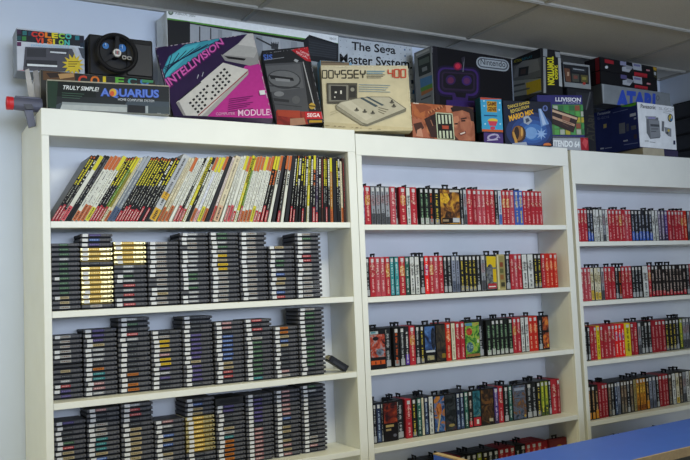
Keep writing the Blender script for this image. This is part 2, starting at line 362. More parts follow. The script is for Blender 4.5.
# top cartridge in the seventh stack is skewed; black one leaning at the right of the third shelf
L = .096
b = MB(); b.box(-L, 0, 0, .062, 0, .03, BLACKP, .0015); b.box(-L*.8, -L*.15, -.0012, .001, .005, .016, DARKSH); b.box(-L*.5, -L*.45, .01, .05, .0295, .0312, DARKSH); b.box(-L*.8, -L*.25, .008, .054, .0295, .0308, mat('#2c2c30', .3, name='glossy_label'))
o = b.build('game_cartridge'); tag(o, 'small black cartridge tipped against the last stack with gold contacts up, third shelf', 'cartridge')
c = MB(); c.box(-L-.007, -L+.001, .004, .058, .008, .022, mat('#3a2a10', .5, name='contact_board'))
for i in range(9): c.box(-L-.0078, -L+.0005, .006+i*.0058, .0098+i*.0058, .0075, .0225, GOLD)
c.build('contact_strip', o)
o.rotation_euler = (0, math.radians(34), math.radians(-10)); o.location = (1.291, .022, B1[2]+.0012)
# black cartridge lying on the sixth stack of the fourth shelf (only its dark front shows)
y = .085; x0 = x_at(215, 1.05, y); zt = topz(231, 404.6, y)
b = MB(); b.box(0, .128, 0, .13, 0, .0315, mat('#0c0c0e', .6, var=.1, name='matt_black'), .002); b.box(.02, .108, -.001, .001, .008, .022, BLACKP)
o = b.build('black_cassette'); o.location = (x0, y, zt+.0008); tag(o, 'thick matt black cassette lying on top of the sixth stack, fourth shelf', 'cassette')

# ------------------------------------------------------------------ game cases
RED, CRD = '#a52632', '#a81c2e'
# code: (description, spine, title, emblem, foot, body black?)
G = {
 'r': ('red', RED, '#d8a4a4', '#8a2a2a', None, 0), 'ry': ('red yellow-emblem', RED, '#d8b0a0', '#b89a30', None, 0), 'rp': ('pinkish red', '#ac4450', '#d8b4b4', '#8c3040', None, 0), 'ro': ('orange-marked red', '#b8281c', '#e0b090', '#d87028', None, 0),
 'rd': ('dark red', '#8c1c28', '#c89090', None, None, 0), 'rb': ('bright red', '#d81e1e', '#f0d8d0', '#3a50a0', None, 0),
 'k': ('black', '#1b1d20', '#a8acb0', None, '#9a9da0', 1), 'ko': ('black orange-title', '#171616', '#b85024', None, '#808284', 1), 'ky': ('black yellow-title', '#1e1e1c', '#c8b440', None, '#808080', 1),
 'kg': ('black green-title', '#171d1a', '#7c9c7a', '#263c32', '#a8aca8', 1), 'kp': ('black and purple', '#1e1c22', '#d0d0d0', None, '#5a3a98', 1), 'kb': ('black blue-footed', '#2a2c34', '#b0b8c8', None, '#3558b0', 1), 'kr': ('black red-footed', '#26201f', '#c0b0a8', None, '#b02c3a', 1),
 'g': ('grey', '#8a8e96', '#4a4c52', '#9a7478', '#3a3c42', 1), 'gb': ('blue-grey', '#7d8496', '#2c3040', None, '#50586a', 1), 't': ('teal', '#2f8288', '#b0d0d0', None, '#4a8a98', 1), 'tw': ('dark teal', '#24584e', '#c0d0cc', None, '#20403c', 1),
 'w': ('white', '#c9ccca', '#3a3a3c', '#9a9a98', '#b0b4b0', 1), 'wb': ('white blue-footed', '#b8c0cc', '#3a5088', None, '#4a68a8', 1), 'wy': ('cream yellow-footed', '#cdc7ae', '#5a5438', '#b0a070', '#c8a83c', 1), 'c': ('cream', '#c9c4ac', '#8c8468', None, None, 1),
 'b': ('blue', '#3a5aa8', '#d8c040', '#8090b8', None, 0), 'p': ('purple', '#4c3a74', '#c0b0d0', None, '#3a3048', 1), 'pg': ('purple-grey', '#6a6078', '#c8c0d0', None, '#4a4458', 1), 'y': ('yellow', '#d2c01e', '#3a3810', None, '#c8b830', 0),
 'yg': ('yellow-green', '#7a8a2c', '#d8d040', None, '#38482c', 1), 'ob': ('orange-footed black', '#26201a', '#c8a070', None, '#c88420', 1), 'o': ('orange', '#b87a24', '#3c2810', '#d8b040', '#8a4a1c', 1), 'bk': ('blue-black', '#26304a', '#a8b8d0', None, '#384868', 1),
 'm': ('murky brown', '#4a4038', '#a09078', '#6a5040', '#5a5a58', 1), 'ol': ('olive', '#8c8258', '#4a4428', '#a89050', None, 1),
}
CSH, CSD = .186, .128
_cs = {}
def case_mesh(code, w, variant):
    key = (code, round(w, 3), variant)
    if key in _cs: return _cs[key]
    desc, sp, ti, em, ft, blk = G[code]; r = random.Random(variant*101+sum(map(ord, code))*7)
    b = MB(); body = BLACKP if blk else P_(sp); h = CSH
    b.box(0, w, 0, CSD, 0, h, body, .0018)
    b.box(-.0003, w+.0003, .012, .016, .004, h-.004, DARKSH)      # lid seam
    def q(x0, x1, z0, z1, col, lay=1): b.face([(x0*w, -.0003*lay, z0*h), (x1*w, -.0003*lay, z0*h), (x1*w, -.0003*lay, z1*h), (x0*w, -.0003*lay, z1*h)], P_(col))
    q(.10, .90, .02, .98, sp)
    if ft: q(.14 if blk else .10, .86 if blk else .90, .03, r.uniform(.13, .2) if blk and ft.startswith(('#8', '#9', '#a', '#b')) else r.uniform(.2, .32), ft, 2)
    if em: q(.14, .86, r.uniform(.48, .56), r.uniform(.72, .82), art([em, sp, em, '#e0d4b0' if not blk else '#3a3434'], 90, 4, 1, variant), 2)
    z = r.uniform(.06, .1)
    while z < .84:
        g = r.uniform(.008, .026)
        if .42 < z < .5 and r.random() < .7: z = .5
        if r.random() < .82: q(.36+r.uniform(-.06, .05), .64+r.uniform(-.05, .06), z, z+g, ti, 3)
        z += g+r.uniform(.006, .014)
    # printed sleeve on both covers
    for sx in (-.0004, w+.0004):
        pts = [(sx, .018, .006), (sx, CSD-.006, .006), (sx, CSD-.006, h-.006), (sx, .018, h-.006)]
        b.face(pts if sx < 0 else pts[::-1], P_(sp))
    _cs[key] = b.mesh('game_case'); return _cs[key]
SEAL = mat('#c2c3c4', .6, var=.12, scale=120, name='seal_paper')
_sk = {}
def seal_mesh(w):
    k = round(w, 3)
    if k not in _sk:
        b = MB(); b.box(w*.27, w*.73, -.0018, .001, CSH*.865, CSH*.955, SEAL); _sk[k] = b.mesh('seal_sticker')
    return _sk[k]
tb = MB()
tb.box(-.0016, .0016, 0, .009, -.001, .016, BLACKP); tb.box(-.0016, .0016, .026, .035, -.001, .016, BLACKP); tb.box(-.0016, .0016, -.003, .038, .011, .020, BLACKP, .0008)
TAB = tb.mesh('hang_tab')
def place_case(x, w, y, z, code, text, group, rng, seal=True, tab=None):
    o = link('game_case', case_mesh(code, w, rng.randrange(4))); o.location = (x, y, z)
    tag(o, text, 'game case', group)
    if seal: link('seal_sticker', seal_mesh(w), o)
    if tab if tab is not None else rng.random() < .36: link('hang_tab', TAB, o, (w*.5, rng.uniform(.04, .075), CSH))
    return o
def face_case(x, w, y, z, label, group, art, frame='#17171a'):
    """a case turned to show its front cover; art = list of (colour, polygon in 0..1 of the cover)"""
    b = MB(); h = CSH; b.box(0, w, 0, .027, 0, h, P_(frame) if frame != '#17171a' else BLACKP, .002)
    for lay, (col, poly) in enumerate(art): b.face([(px*w, -.0003*(lay+1), pz*h) for px, pz in poly], P_(col))
    o = b.build('game_case'); o.location = (x, y, z); tag(o, label, 'game case', group)
    link('hang_tab', TAB, o, (w*.5, .012, h)).rotation_euler = (0, 0, math.radians(90))
    return o
def ell(cx, cz, rx, rz, n=14): return [(cx+rx*math.cos(2*math.pi*i/n), cz+rz*math.sin(2*math.pi*i/n)) for i in range(n)]
def rc(x0, x1, z0, z1): return [(x0, z0), (x1, z0), (x1, z1), (x0, z1)]
def case_row(case, shelfname, z, u0, u1, items, y0, y1, seed):
    rng = random.Random(seed); tot = sum(i[0] for i in items); u = u0; pos = 0
    grp = 'game cases on the %s of the %s bookcase' % (shelfname, case)
    for wpx, code, *ex in items:
        du = wpx*(u1-u0)/tot; t = (u-u0)/(u1-u0); y = y0+(y1-y0)*t
        xa = x_at(u, z+.05, y); xb = x_at(u+du, z+.05, y); u += du
        if code == '-': pos += 1; code, deep = 'k', True
        else: pos += 1; deep = False
        if isinstance(code, str) and code.startswith('F'):
            lab, art, *fr = ex
            face_case(xa+.0005, xb-xa-.001, y+rng.uniform(0, .003), z+.0003, lab, grp, art, *(fr or []))
            continue
        d = G[code][0]
        text = '%s game case%s, %s from left, %s of %s bookcase' % (d, ' pushed back' if deep else '', nth(pos), shelfname, case)
        yy = y+(.022 if deep else rng.uniform(0, .004))
        place_case(xa+.0004, xb-xa-.0008, min(yy, .0985), z+.0003, code, text, grp, rng, not deep and code not in ('c', 'ol') and rng.random() < .88)
def seqz(s):                                           # "6r 5k" -> [(6,'r'), (5,'k')]
    import re
    out = []
    for tok in s.split():
        m = re.match(r'([\d.]+)([a-z-]+)(?:\*(\d+))?$', tok); out += [(float(m[1]), m[2])]*int(m[3] or 1)
    return out
brown_art = [(art(['#1c120c', '#4a2e18', '#7a4c22', '#a07028', '#c09030'], 22, 5, 1.5, 1), rc(.05, .95, .04, .96)), (art(['#6a4418', '#c89a28', '#d8b838'], 40, 4, 1, 2), [(.05, .62), (.35, .58), (.5, .7), (.4, .86), (.06, .86)]), ('#1c1512', rc(.1, .9, .06, .2)), ('#b0b4b8', rc(.6, .92, .08, .2)), ('#b8b4ac', rc(.5, .95, .9, .96)), ('#8c7a60', rc(.12, .4, .1, .16))]
case_row('middle', 'top shelf', B2[0], 363.7, 543.3, seqz('1.7p 6.3ry 5g 5.1g 4.3g 5.1g 5.8rp 4.3- 6.5ry 4.3w 6.5r 3-') + seqz('4.3kg 5kg 5ko 5.8ky') +
         [(21.5, 'F', 'game case facing out with a brown and yellow battle cover, top shelf of middle bookcase', brown_art)] + seqz('2.4k 4g 5.6r 4.8rd 4.8rp 4rp 4r 5.2r 3.2k 4wb 4ry 4ry 4.8rp 4.3b 4.4b 4r*5'), .03, .04, 11)
yel_art = [(art(['#2c2e34', '#4a4e54', '#6a6e70', '#8a8a58'], 30, 5, 1.5, 3), rc(.04, .96, .04, .96)), ('#c8ac1e', [(.1, .66), (.9, .64), (.95, .94), (.12, .96)]), (art(['#26282e', '#585c62', '#7c8084'], 34, 5, 2, 4), ell(.4, .5, .3, .24)), ('#c8a818', rc(.62, .92, .24, .6)), ('#a02a30', rc(.14, .9, .06, .2)), ('#d0d0d0', rc(.2, .8, .1, .13))]
oliv = [('#a59a6c', rc(.03, .97, .03, .97)), ('#8a8050', rc(.3, .9, .05, .95)), ('#7a4028', rc(.35, .75, .65, .78)), ('#5a5a34', rc(.35, .75, .48, .6)), ('#8a5a30', rc(.35, .75, .3, .43)), ('#3a3828', rc(.4, .85, .1, .22)), ('#c8c09a', rc(.03, .2, .03, .97))]
case_row('middle', 'second shelf', B2[1], 366.2, 558.3, seqz('4.3k 5.8r 5.1rp 4.8rp 5ry 4.6t 4.8t 6ry 4.8tw 5w 5w 5k 4.6rb 4.8ry 4.6rp 5r 4k 4.3k 4.6gb 4.2gb 4.2ky*4 4.2k 5g') +
         [(11.5, 'F', 'game case facing out with a yellow and grey cover, second shelf of middle bookcase', yel_art), (8.6, 'F', 'beige and olive game box facing out beside the yellow one, second shelf of middle bookcase', oliv, '#a59a6c')] + seqz('5k 3.7r 3.8rp 4.2r 5.8w 6.6w 3.7ky 4.1ky 3.9r 4.1ro 4.1ro 4.1ro'), .03, .045, 12)
redpic = [(art(['#2a1418', '#8a3026', '#b04c34', '#8a8890', '#c06a44'], 26, 5, 1.8, 5), rc(.06, .94, .3, .86)), ('#aab4b8', rc(.06, .55, .87, .94)), ('#3a7c8c', rc(.1, .4, .89, .93)), (art(['#30242c', '#606878', '#8a94a8'], 50, 4, 1, 6), ell(.62, .42, .24, .09)), ('#1a1418', ell(.38, .76, .18, .05)), ('#c05420', rc(.06, .9, .12, .22)), ('#0f0f12', rc(.3, .36, .13, .2)), ('#0f0f12', rc(.6, .66, .13, .21))]
blupic = [(art(['#10141e', '#22345c', '#3c5c94', '#5a84b8'], 18, 4, 1, 7), rc(.05, .95, .34, .95)), (art(['#0c0e14', '#1c2230', '#2c3448'], 40, 4, 1, 8), ell(.78, .62, .2, .3)), ('#b8bcc0', rc(.1, .9, .28, .33)), (art(['#2a2a24', '#8a8a70', '#a89868'], 60, 4, 1, 9), rc(.2, .8, .08, .2))]
drk = [(art(['#141312', '#2a2622', '#443a2c', '#2c3026'], 24, 5, 1.5, 10), rc(.04, .96, .04, .96)), ('#7a6420', rc(.55, .9, .1, .22))]
grnpic = [(art(['#18301c', '#2f6a2c', '#6a9a38', '#98a848', '#a05030'], 22, 5, 1.8, 11), rc(.03, .97, .04, .96)), (art(['#5a1a18', '#a83428', '#b86a40'], 45, 4, 1, 12), ell(.3, .72, .2, .1)), (art(['#1c2c38', '#345c6a', '#8aa0a0'], 45, 5, 2, 13), ell(.3, .3, .24, .14)), ('#4a80a0', rc(.05, .5, .88, .95)), ('#c0c8b0', ell(.85, .45, .06, .05)), ('#8a6038', rc(.06, .94, .05, .12))]
orgpic = [(art(['#1c1410', '#6a2c1c', '#b0542c', '#c88030'], 26, 5, 1.8, 14), rc(.06, .94, .05, .95)), ('#c8a030', ell(.72, .12, .12, .045)), ('#141012', rc(.06, .94, .5, .56))]
case_row('middle', 'third shelf', B2[2], 370, 550, [(16.6, 'F', 'black-bordered game case facing out with a red machine cover, leftmost, third shelf of middle bookcase', redpic)] + seqz('.8k 6.8- 6ko 5.3k 4.7kp 6ry 4.6k 4.2ky') +
         [(11.4, 'F', 'game case facing out with a dark blue figure cover, third shelf of middle bookcase', blupic), (10, 'F', 'dark game case facing out with a small gold mark, third shelf of middle bookcase', drk)] + seqz('5.2ro 4.5c 4.6r 4.4r') +
         [(15, 'F', 'game case facing out with a green and red picture cover, third shelf of middle bookcase', grnpic)] + seqz('6.6- 5kg 4.2kg*4 4.6kg 4ry 4r 3.9w 3.9w 4.4ro 5ro 4.2k') +
         [(6.8, 'F', 'black-edged game case facing out with an orange picture, right end, third shelf of middle bookcase', orgpic)], .012, .095, 13)
dred = [(art(['#120c10', '#2a1418', '#6a2218', '#a04426'], 20, 5, 1.5, 15), rc(.04, .96, .46, .96)), ('#120e12', rc(.04, .96, .04, .46)), ('#a8925c', rc(.15, .7, .36, .42)), ('#94805a', rc(.15, .5, .27, .32)), ('#5a5a64', ell(.75, .14, .12, .04))]
bor = [(art(['#18243e', '#2c4472', '#4a70a0', '#a0622c', '#b07a3c'], 24, 5, 1.8, 16), rc(.04, .96, .04, .96)), (art(['#5a2c18', '#a86030', '#c08048'], 40, 4, 1, 17), ell(.45, .62, .26, .18)), ('#b8a070', [(.2, .06), (.34, .06), (.6, .46), (.5, .5)])]
dk2 = [(art(['#0e0f12', '#1c2024', '#32383c', '#3a2430'], 26, 5, 1.5, 18), rc(.03, .97, .03, .97)), ('#8c7c4c', ell(.55, .16, .28, .04))]
teal = [(art(['#0e2a30', '#1c4c58', '#2c6c7c', '#8a8038'], 30, 5, 1.5, 19), rc(.03, .97, .28, .97)), ('#a02830', rc(.03, .97, .03, .26)), ('#c8c8c0', rc(.4, .7, .08, .2))]
dk3 = [(art(['#100e0d', '#241c18', '#4a3220', '#6a4c28'], 24, 5, 1.8, 20), rc(.03, .97, .03, .97)), ('#6a4424', rc(.3, .8, .58, .66)), ('#a09880', rc(.6, .9, .1, .18))]
bgr = [(art(['#20262e', '#3a4658', '#5a6478', '#5a4030', '#8a6038'], 22, 5, 1.8, 21), rc(.03, .97, .03, .97)), ('#8a94a8', rc(.15, .9, .82, .9)), ('#5c6478', rc(.1, .9, .62, .66)), ('#b09038', ell(.85, .1, .07, .035))]
case_row('middle', 'fourth shelf', B2[3], 373.4, 561, seqz('3.8k 5.4bk 1.5k') + [(15, 'F', 'game case facing out with a dark red fire cover, fourth shelf of middle bookcase', dred)] + seqz('.8k 7.3- 6.3r 5ky 5.2tw 2.6c 4.6bk 5w') +
         [(11.5, 'F', 'game case facing out with a blue and orange cover, fourth shelf of middle bookcase', bor), (11.2, 'F', 'dark game case facing out with a pale foot line, fourth shelf of middle bookcase', dk2)] + seqz('4.3bk 4.2bk 4.4tw 4.6kr') +
         [(8, 'F', 'teal game case facing out with a red foot, fourth shelf of middle bookcase', teal), (13, 'F', 'dark brown game case facing out, fourth shelf of middle bookcase', dk3)] + seqz('5.2p 5.2r 5.1k 4tw') +
         [(14, 'F', 'grey-blue game case facing out with a brown crowd cover, fourth shelf of middle bookcase', bgr)] + seqz('6k 4.6k 4.4ky 4yg 3.8yg 3k 5.6r 3.4rd'), .078, .0975, 14)
# bottom shelf of the middle bookcase
emb = [('#6a2428', rc(.03, .97, .03, .97)), ('#b89828', ell(.55, .6, .3, .22)), ('#1c1814', ell(.55, .6, .2, .15)), ('#c8a830', ell(.5, .64, .08, .05))]
zb = .425
case_row('middle', 'fifth shelf', zb, 424, 549, seqz('5k*3 5m 5k*2 5rd 5k*3 5yg 5ky 5k*2 5rd*3 5k*2 5r*3 5rd'), .09, .0975, 15)
x0 = x_at(552, zb+.1, .09); face_case(2.565, .128, .09, zb+.0003, 'dark red game case facing out with a round yellow emblem, fifth shelf, middle bookcase', 'game cases on the fifth shelf of the middle bookcase', emb, '#6a2428')

case_row('right-hand', 'top shelf', B3[0], 578.2, 694, seqz('3.4r*3 3.2kb 3kb 3.2w 3.4w 3.2w 3.2g 3w 3.6r*3 3.2ry 3.4r 3.4rp 3.2r 3.6kb*6 3.2w 3w 3.4pg 3.4pg 3.6p 3.4r 3.4rd 3.2r*2 3.4ry 3.4ro 3.2g 3r'), .03, .045, 21)
case_row('right-hand', 'second shelf', B3[1], 581.6, 694, seqz('3.4rp*3 3.6wy*3 3.6g 3.6r*3 3.2k 3.6ko 3.4r*3 3.6k*3 6.5w 3.2ry 3.2kr 3.6kr*9 3.6k 3.6r'), .03, .045, 22)
case_row('right-hand', 'third shelf', B3[2], 585.4, 694, seqz('3k 3k 3.4r*2 3.4y 3.8r*4 3.4rb*3 6y 3.6rd 3.6r 3.6g 3.6k*3 3.6rd 3.6rd 3.6rd*2 3.6ky*3 3.2k 3.6yg 3.6g*3'), .03, .06, 23)
case_row('right-hand', 'fourth shelf', B3[3], 588.8, 694, seqz('3.8ob*3 3.4rd*3 3.4m 3.4k 3.4bk 3.4gb 3.4m*2 3.4k 3.4m 3.4ol 3.4o*3 3.4ob 3.6gb*2 3.4k 3.4rd*3 3.4m 4w 4wy 3.4m 4g 4w 3.4wy'), .03, .08, 24)
case_row('right-hand', 'fifth shelf', .36, 628, 694, seqz('3.6k*6 3.6kr 3.6k*5 3.6m*2 3.6k*4'), .04, .07, 25)
#PART2
# ------------------------------------------------------------------ cartons on top of the bookcases
class Carton:
    """front face = plane through P with axes a (right) and b (up); depth d goes into the room's wall"""
    def __init__(s, name, label, P, yaw, lean, roll, w, h, d, front, side=None, cat='box', bottom=None, bev=.003, group=None, crushed=None):
        ex = Vector((math.cos(yaw), math.sin(yaw), 0)); n = Vector((-math.sin(yaw), math.cos(yaw), 0))
        up = Vector((0, 0, 1))*math.cos(lean) + n*math.sin(lean)
        s.a = ex*math.cos(roll)+up*math.sin(roll); s.b = up*math.cos(roll)-ex*math.sin(roll); s.n = s.a.cross(s.b)*-1
        s.P = Vector(P); s.w, s.h, s.d = w, h, d
        s.mb = MB(); s.bm = B_(side or front); s.front = front; s.step = 1; s.lay = 0; s.name = name; s.quad_ = None
        if not crushed: s.mb.box(0, w, 0, d, 0, h, s.bm, bev)
        e = .0005; q = bev*.6
        if not crushed: s.mb.face([(q, -e, q), (w-q, -e, q), (w-q, -e, h-q), (q, -e, h-q)], B_(front))
        s.lay = 1; s.slay = 0
        s.o = bpy.data.objects.new(name, None); s.label, s.cat, s.group = label, cat, group
        M = Matrix((s.a, s.n, s.b)).transposed().to_4x4(); M.translation = s.P; s.M = M
        if crushed:                             # a carton squashed out of square: its front is the given quadrilateral
            Q = [s.px(*k, clamp=False) for k in crushed]
            s.quad_ = Q
            s.mb.prism([(x, 0, z) for x, z in Q], (0, d, 0), s.bm); s.mb.face([(x, -e, z) for x, z in Q], B_(front)); s.free = True
    free = False
    def px(s, u, v, clamp=True):
        r = ray(u, v); t = (s.P-CAM).dot(s.n)/r.dot(s.n); q = CAM+r*t-s.P
        if s.free or not clamp: return (q.dot(s.a), q.dot(s.b))
        return (min(max(q.dot(s.a), .002), s.w-.002), min(max(q.dot(s.b), .002), s.h-.002))
    def spx(s, u, v):
        r = ray(u, v); t = (s.P-CAM).dot(s.a)/r.dot(s.a); q = CAM+r*t-s.P
        return (min(max(q.dot(s.n), .002), s.d-.002), min(max(q.dot(s.b), .002), s.h-.002))
    def poly(s, pts, col, m=None):
        e = -.0005-.00013*s.lay; s.lay += s.step
        q = [s.px(*p) for p in pts]
        if s.quad_:                              # keep the print inside the squashed front
            Q = s.quad_
            ar = sum(Q[i][0]*Q[(i+1) % 4][1]-Q[(i+1) % 4][0]*Q[i][1] for i in range(4))
            for i in range(4):
                (x0, z0), (x1, z1) = Q[i], Q[(i+1) % 4]; out = []
                def sd(k): return ((x1-x0)*(k[1]-z0)-(z1-z0)*(k[0]-x0))*(1 if ar > 0 else -1)
                for j in range(len(q)):
                    A, B = q[j], q[(j+1) % len(q)]; a, b = sd(A), sd(B)
                    if a >= 0: out.append(A)
                    if (a >= 0) != (b >= 0): t = a/(a-b); out.append((A[0]+(B[0]-A[0])*t, A[1]+(B[1]-A[1])*t))
                q = out
                if len(q) < 3: return
        s.mb.face([(x, e, z) for x, z in q], m or P_(col))
    def side(s, pts, col):
        e = -.0005-.00013*s.slay; s.slay += 1
        s.mb.face([(e, y, z) for y, z in (s.spx(*p) for p in pts)], P_(col))
    def rect(s, x0, y0, x1, y1, col): s.poly([(x0, y0), (x1, y0), (x1, y1), (x0, y1)], col)
    def ell(s, cx, cy, rx, ry, col, n=20, rot=0):
        c, k = math.cos(rot), math.sin(rot)
        s.poly([(cx+rx*math.cos(2*math.pi*i/n)*c-ry*math.sin(2*math.pi*i/n)*k, cy+rx*math.cos(2*math.pi*i/n)*k+ry*math.sin(2*math.pi*i/n)*c) for i in range(n)], col)
    def star(s, cx, cy, r0, r1, n, col):
        s.poly([(cx+(r0 if i % 2 else r1)*math.cos(math.pi*i/n), cy+(r0 if i % 2 else r1)*math.sin(math.pi*i/n)) for i in range(2*n)], col)
    def line(s, p, q, wd, col):
        dx, dy = q[0]-p[0], q[1]-p[1]; L = math.hypot(dx, dy) or 1; nx, ny = -dy/L*wd/2, dx/L*wd/2
        s.poly([(p[0]+nx, p[1]+ny), (q[0]+nx, q[1]+ny), (q[0]-nx, q[1]-ny), (p[0]-nx, p[1]-ny)], col)
    def lines(s, x0, y0, x1, dy, n, wd, col, slope=0.):
        s.step = 0
        for i in range(n): s.line((x0, y0+i*dy), (x1-(i % 3)*2, y0+i*dy+slope*(x1-x0)), wd, col)
        s.step = 1; s.lay += 1
    def text(s, st, TL, TR, BR, BL, col, bold=.0, shear=0., side=False, colf=None):
        vs, fs = text_mesh(st, bold, shear)
        f = s.spx if side else s.px; out = []
        for x, y in vs:
            u = (BL[0]*(1-x)+BR[0]*x)*(1-y)+(TL[0]*(1-x)+TR[0]*x)*y; v = (BL[1]*(1-x)+BR[1]*x)*(1-y)+(TL[1]*(1-x)+TR[1]*x)*y
            out.append(f(u, v))
        if side:
            e = -.0005-.00013*s.slay; s.slay += 1; s.mb.raw([(e, a, b) for a, b in out], fs, P_(col))
        else:
            e = -.0005-.00013*s.lay; s.lay += s.step; s.mb.raw([(a, e, b) for a, b in out], fs, P_(col))
    def textbox(s, st, x0, y0, x1, y1, col, slope=0., **k):
        d = slope*(x1-x0); s.text(st, (x0, y0), (x1, y0+d), (x1, y1+d), (x0, y1), col, **k)
    def fray(s, pts, col, seed=0, n=26, wd=.7):
        r = random.Random(seed); s.step = 0
        for (a, b) in zip(pts, pts[1:]):
            for i in range(n):
                if r.random() < .6: t = i/n; u = t+r.uniform(.3, 1)/n; s.line((a[0]+(b[0]-a[0])*t, a[1]+(b[1]-a[1])*t), (a[0]+(b[0]-a[0])*u, a[1]+(b[1]-a[1])*u), wd*r.uniform(.5, 1.2), col)
        s.step = 1; s.lay += 1
    def done(s):
        o = s.mb.build(s.name); o.matrix_world = s.M; bpy.data.objects.remove(s.o); s.o = o
        tag(o, s.label, s.cat, s.group); return o
TOPZ = 2.2005

# --- black machine carton at the very left: lower carton with torn top, seen as a colourful strip
c = Carton('console_carton', 'torn carton with a strip of rainbow lettering, behind the black home computer carton', (.032, .205, TOPZ), .0, 0, 0, .472, .203, .25, '#33322f', '#8a8880')
c.poly([(43, 71), (75, 72), (75, 81), (43, 80)], '#5a3d22'); c.poly([(46, 73), (60, 72.5), (62, 77), (50, 78)], '#2a1c14'); c.poly([(58, 74), (74, 73), (74, 77), (60, 79)], '#b08a58')
c.poly([(75, 73), (155, 77.5), (155, 90), (75, 88)], '#1c1c1c')
for i, (ch, cl) in enumerate(zip('COLECO', ('#c03a20', '#d87018', '#d8c020', '#5aa838', '#3a9a90', '#3a78b0'))):
    x = 78+i*12.4; c.textbox(ch, x, 75.2+i*.6, x+9, 85, cl, slope=.06, bold=.03)
c.poly([(142, 78.5), (153, 79), (153, 83), (142, 82.5)], '#3a8a58')
o = c.done()
fl = MB()
def flap(pts, y, m, th=.003): fl.prism([on_y(u, v, y) for u, v in pts], (0, th, 0), m)
FM = mat('#b3b0ac', .7, var=.08, scale=40, name='torn_cardboard'); FM2 = mat('#8d8a88', .7, var=.1, scale=40, name='cardboard_inner')
Mi = o.matrix_world.inverted()
def torn(pts, y, m, par):
    b = MB(); inv = par.matrix_world.inverted(); q = [inv @ on_y(u, v, y) for u, v in pts]
    b.prism(q, (0, .003, 0), m); b.build('torn_flap', par)
torn([(25, 70), (29, 68.5), (32.5, 84), (35, 73), (38, 71), (40.5, 80), (40, 104), (33, 106), (28, 93)], .222, FM, o)
torn([(33, 71), (38, 70), (40, 84), (39.5, 101), (36, 104)], .215, FM2, o)

# --- colourful console carton overhanging the left edge
c = Carton('console_carton', 'white console carton with rainbow lettering overhanging the far left end', (-.048, .262, 2.4045), -.012, 0, 0, .268, .180, .125, '#c3c8d2', '#8e96a4')
c.poly([(15.7, 29), (88, 36.5), (88, 47), (15.8, 41)], '#20222a')
for x, y, cl in ((17, 30, '#3a2840'), (22.5, 31, '#2c6c70'), (28, 31.5, '#203a50'), (17, 36, '#204a50'), (22, 36.5, '#3a7a40'), (17, 42, '#5a2850'), (83, 44, '#2c7a6a'), (86, 48, '#202020'), (75, 36, '#207080'), (80, 37, '#202030'), (85, 38.5, '#4a3a60'), (80, 43, '#203040')):
    c.rect(x, y, x+4.2, y+4.2, cl)
for st, x0, y0, x1, y1 in (('COLECO', 31.2, 31.4, 72, 36.8), ('VISION', 35.6, 37.8, 70, 43.4)):
    cols = ('#c8302a', '#d8502a', '#e08020', '#d8c828', '#90c040', '#48b0a8'); n = len(st)
    for i, ch in enumerate(st):
        wd = (x1-x0)/n; x = x0+i*wd; c.textbox(ch, x, y0+i*.45, x+wd*(.92 if ch != 'I' else .35), y1+i*.45, cols[i], slope=.08, bold=.05)
c.textbox('EXPANSION MODULE', 31, 44.4, 69, 46.4, '#6fb0d8', slope=.06)
c.poly([(25, 47), (72, 49), (82, 72), (23, 73)], '#4a4a52'); c.poly([(27, 48.5), (46, 49), (46, 57.5), (26.5, 57)], '#33343a'); c.poly([(49, 49), (69, 50), (67, 55), (50, 54)], '#3a3a40')
c.poly([(50, 51.5), (66, 52.6), (66, 54.2), (50, 53)], '#c8ccd0'); c.poly([(26, 60), (57, 61), (57, 68), (25, 67)], '#2c2d33'); c.poly([(27, 64), (57, 65.6), (57, 67.4), (27, 66.2)], '#d8dcde')
c.poly([(72, 47.5), (75, 48), (83, 72.5), (80.5, 72.5)], '#b8bcc0'); c.poly([(78, 48), (88, 49), (88, 60), (82, 58)], '#4a5058')
c.star(73, 65, 6.5, 11.5, 13, '#d2b82c'); c.lines(68, 62, 79, 2.3, 3, .9, '#6a5818')
c.poly([(16.6, 70.3), (24, 70.3), (24, 73.2), (16.5, 73)], '#c07a80')
c.done()

# --- steering wheel controller
ww = bpy.data.objects.new('steering_wheel_controller', None); COL.objects.link(ww); ww.location = (.228, .215, 2.4042)
tag(ww, 'black toy steering wheel controller with blue dials, beside the white rainbow-lettered carton', 'controller')
inv = Matrix.Translation(-Vector(ww.location))
def wp(u, v, dy=0): return inv @ on_y(u, v, .215+dy)
b = MB(); b.box(0, .272, 0, .14, 0, .176, BLACKP, .006); b.box(.155, .268, -.006, .004, .012, .155, mat('#101014', .5, name='dark_panel'), .004); b.build('housing', ww)
b = MB(); hc = wp(117, 53, -.045)
b.torus(hc, (1, 0, 0), Vector((0, .1, 1)).normalized(), .0795, .0098, BLACKP); b.build('wheel_rim', ww)
b = MB()
for u, v in ((117.5, 35.4), (101, 62), (133.4, 59.5)):
    e = wp(u, v, -.045); e = hc+(e-hc)*.97; dv = (e-hc).normalized(); sd = dv.cross(Vector((0, 1, 0)))*.008
    b.prism([hc+sd, e+sd, e-sd, hc-sd], (0, .006, 0), mat('#141418', .45, spec=.2, name='spoke_plastic'))
b.tube([hc+Vector((0, .006, 0)), hc+Vector((0, .046, 0))], [.016, .02], BLACKP); b.build('wheel_spoke', ww)
b = MB(); WM = P_('#d4d0c8')
b.tube([hc+Vector((0, .004, 0)), hc-Vector((0, .006, 0))], [.018, .016], WM, 20)
for k, cl in enumerate(('#202024', '#a02828', '#202024')): b.box(hc.x-.008+k*.006, hc.x-.004+k*.006, hc.y-.0075, hc.y-.005, hc.z-.008, hc.z+.008, P_(cl))
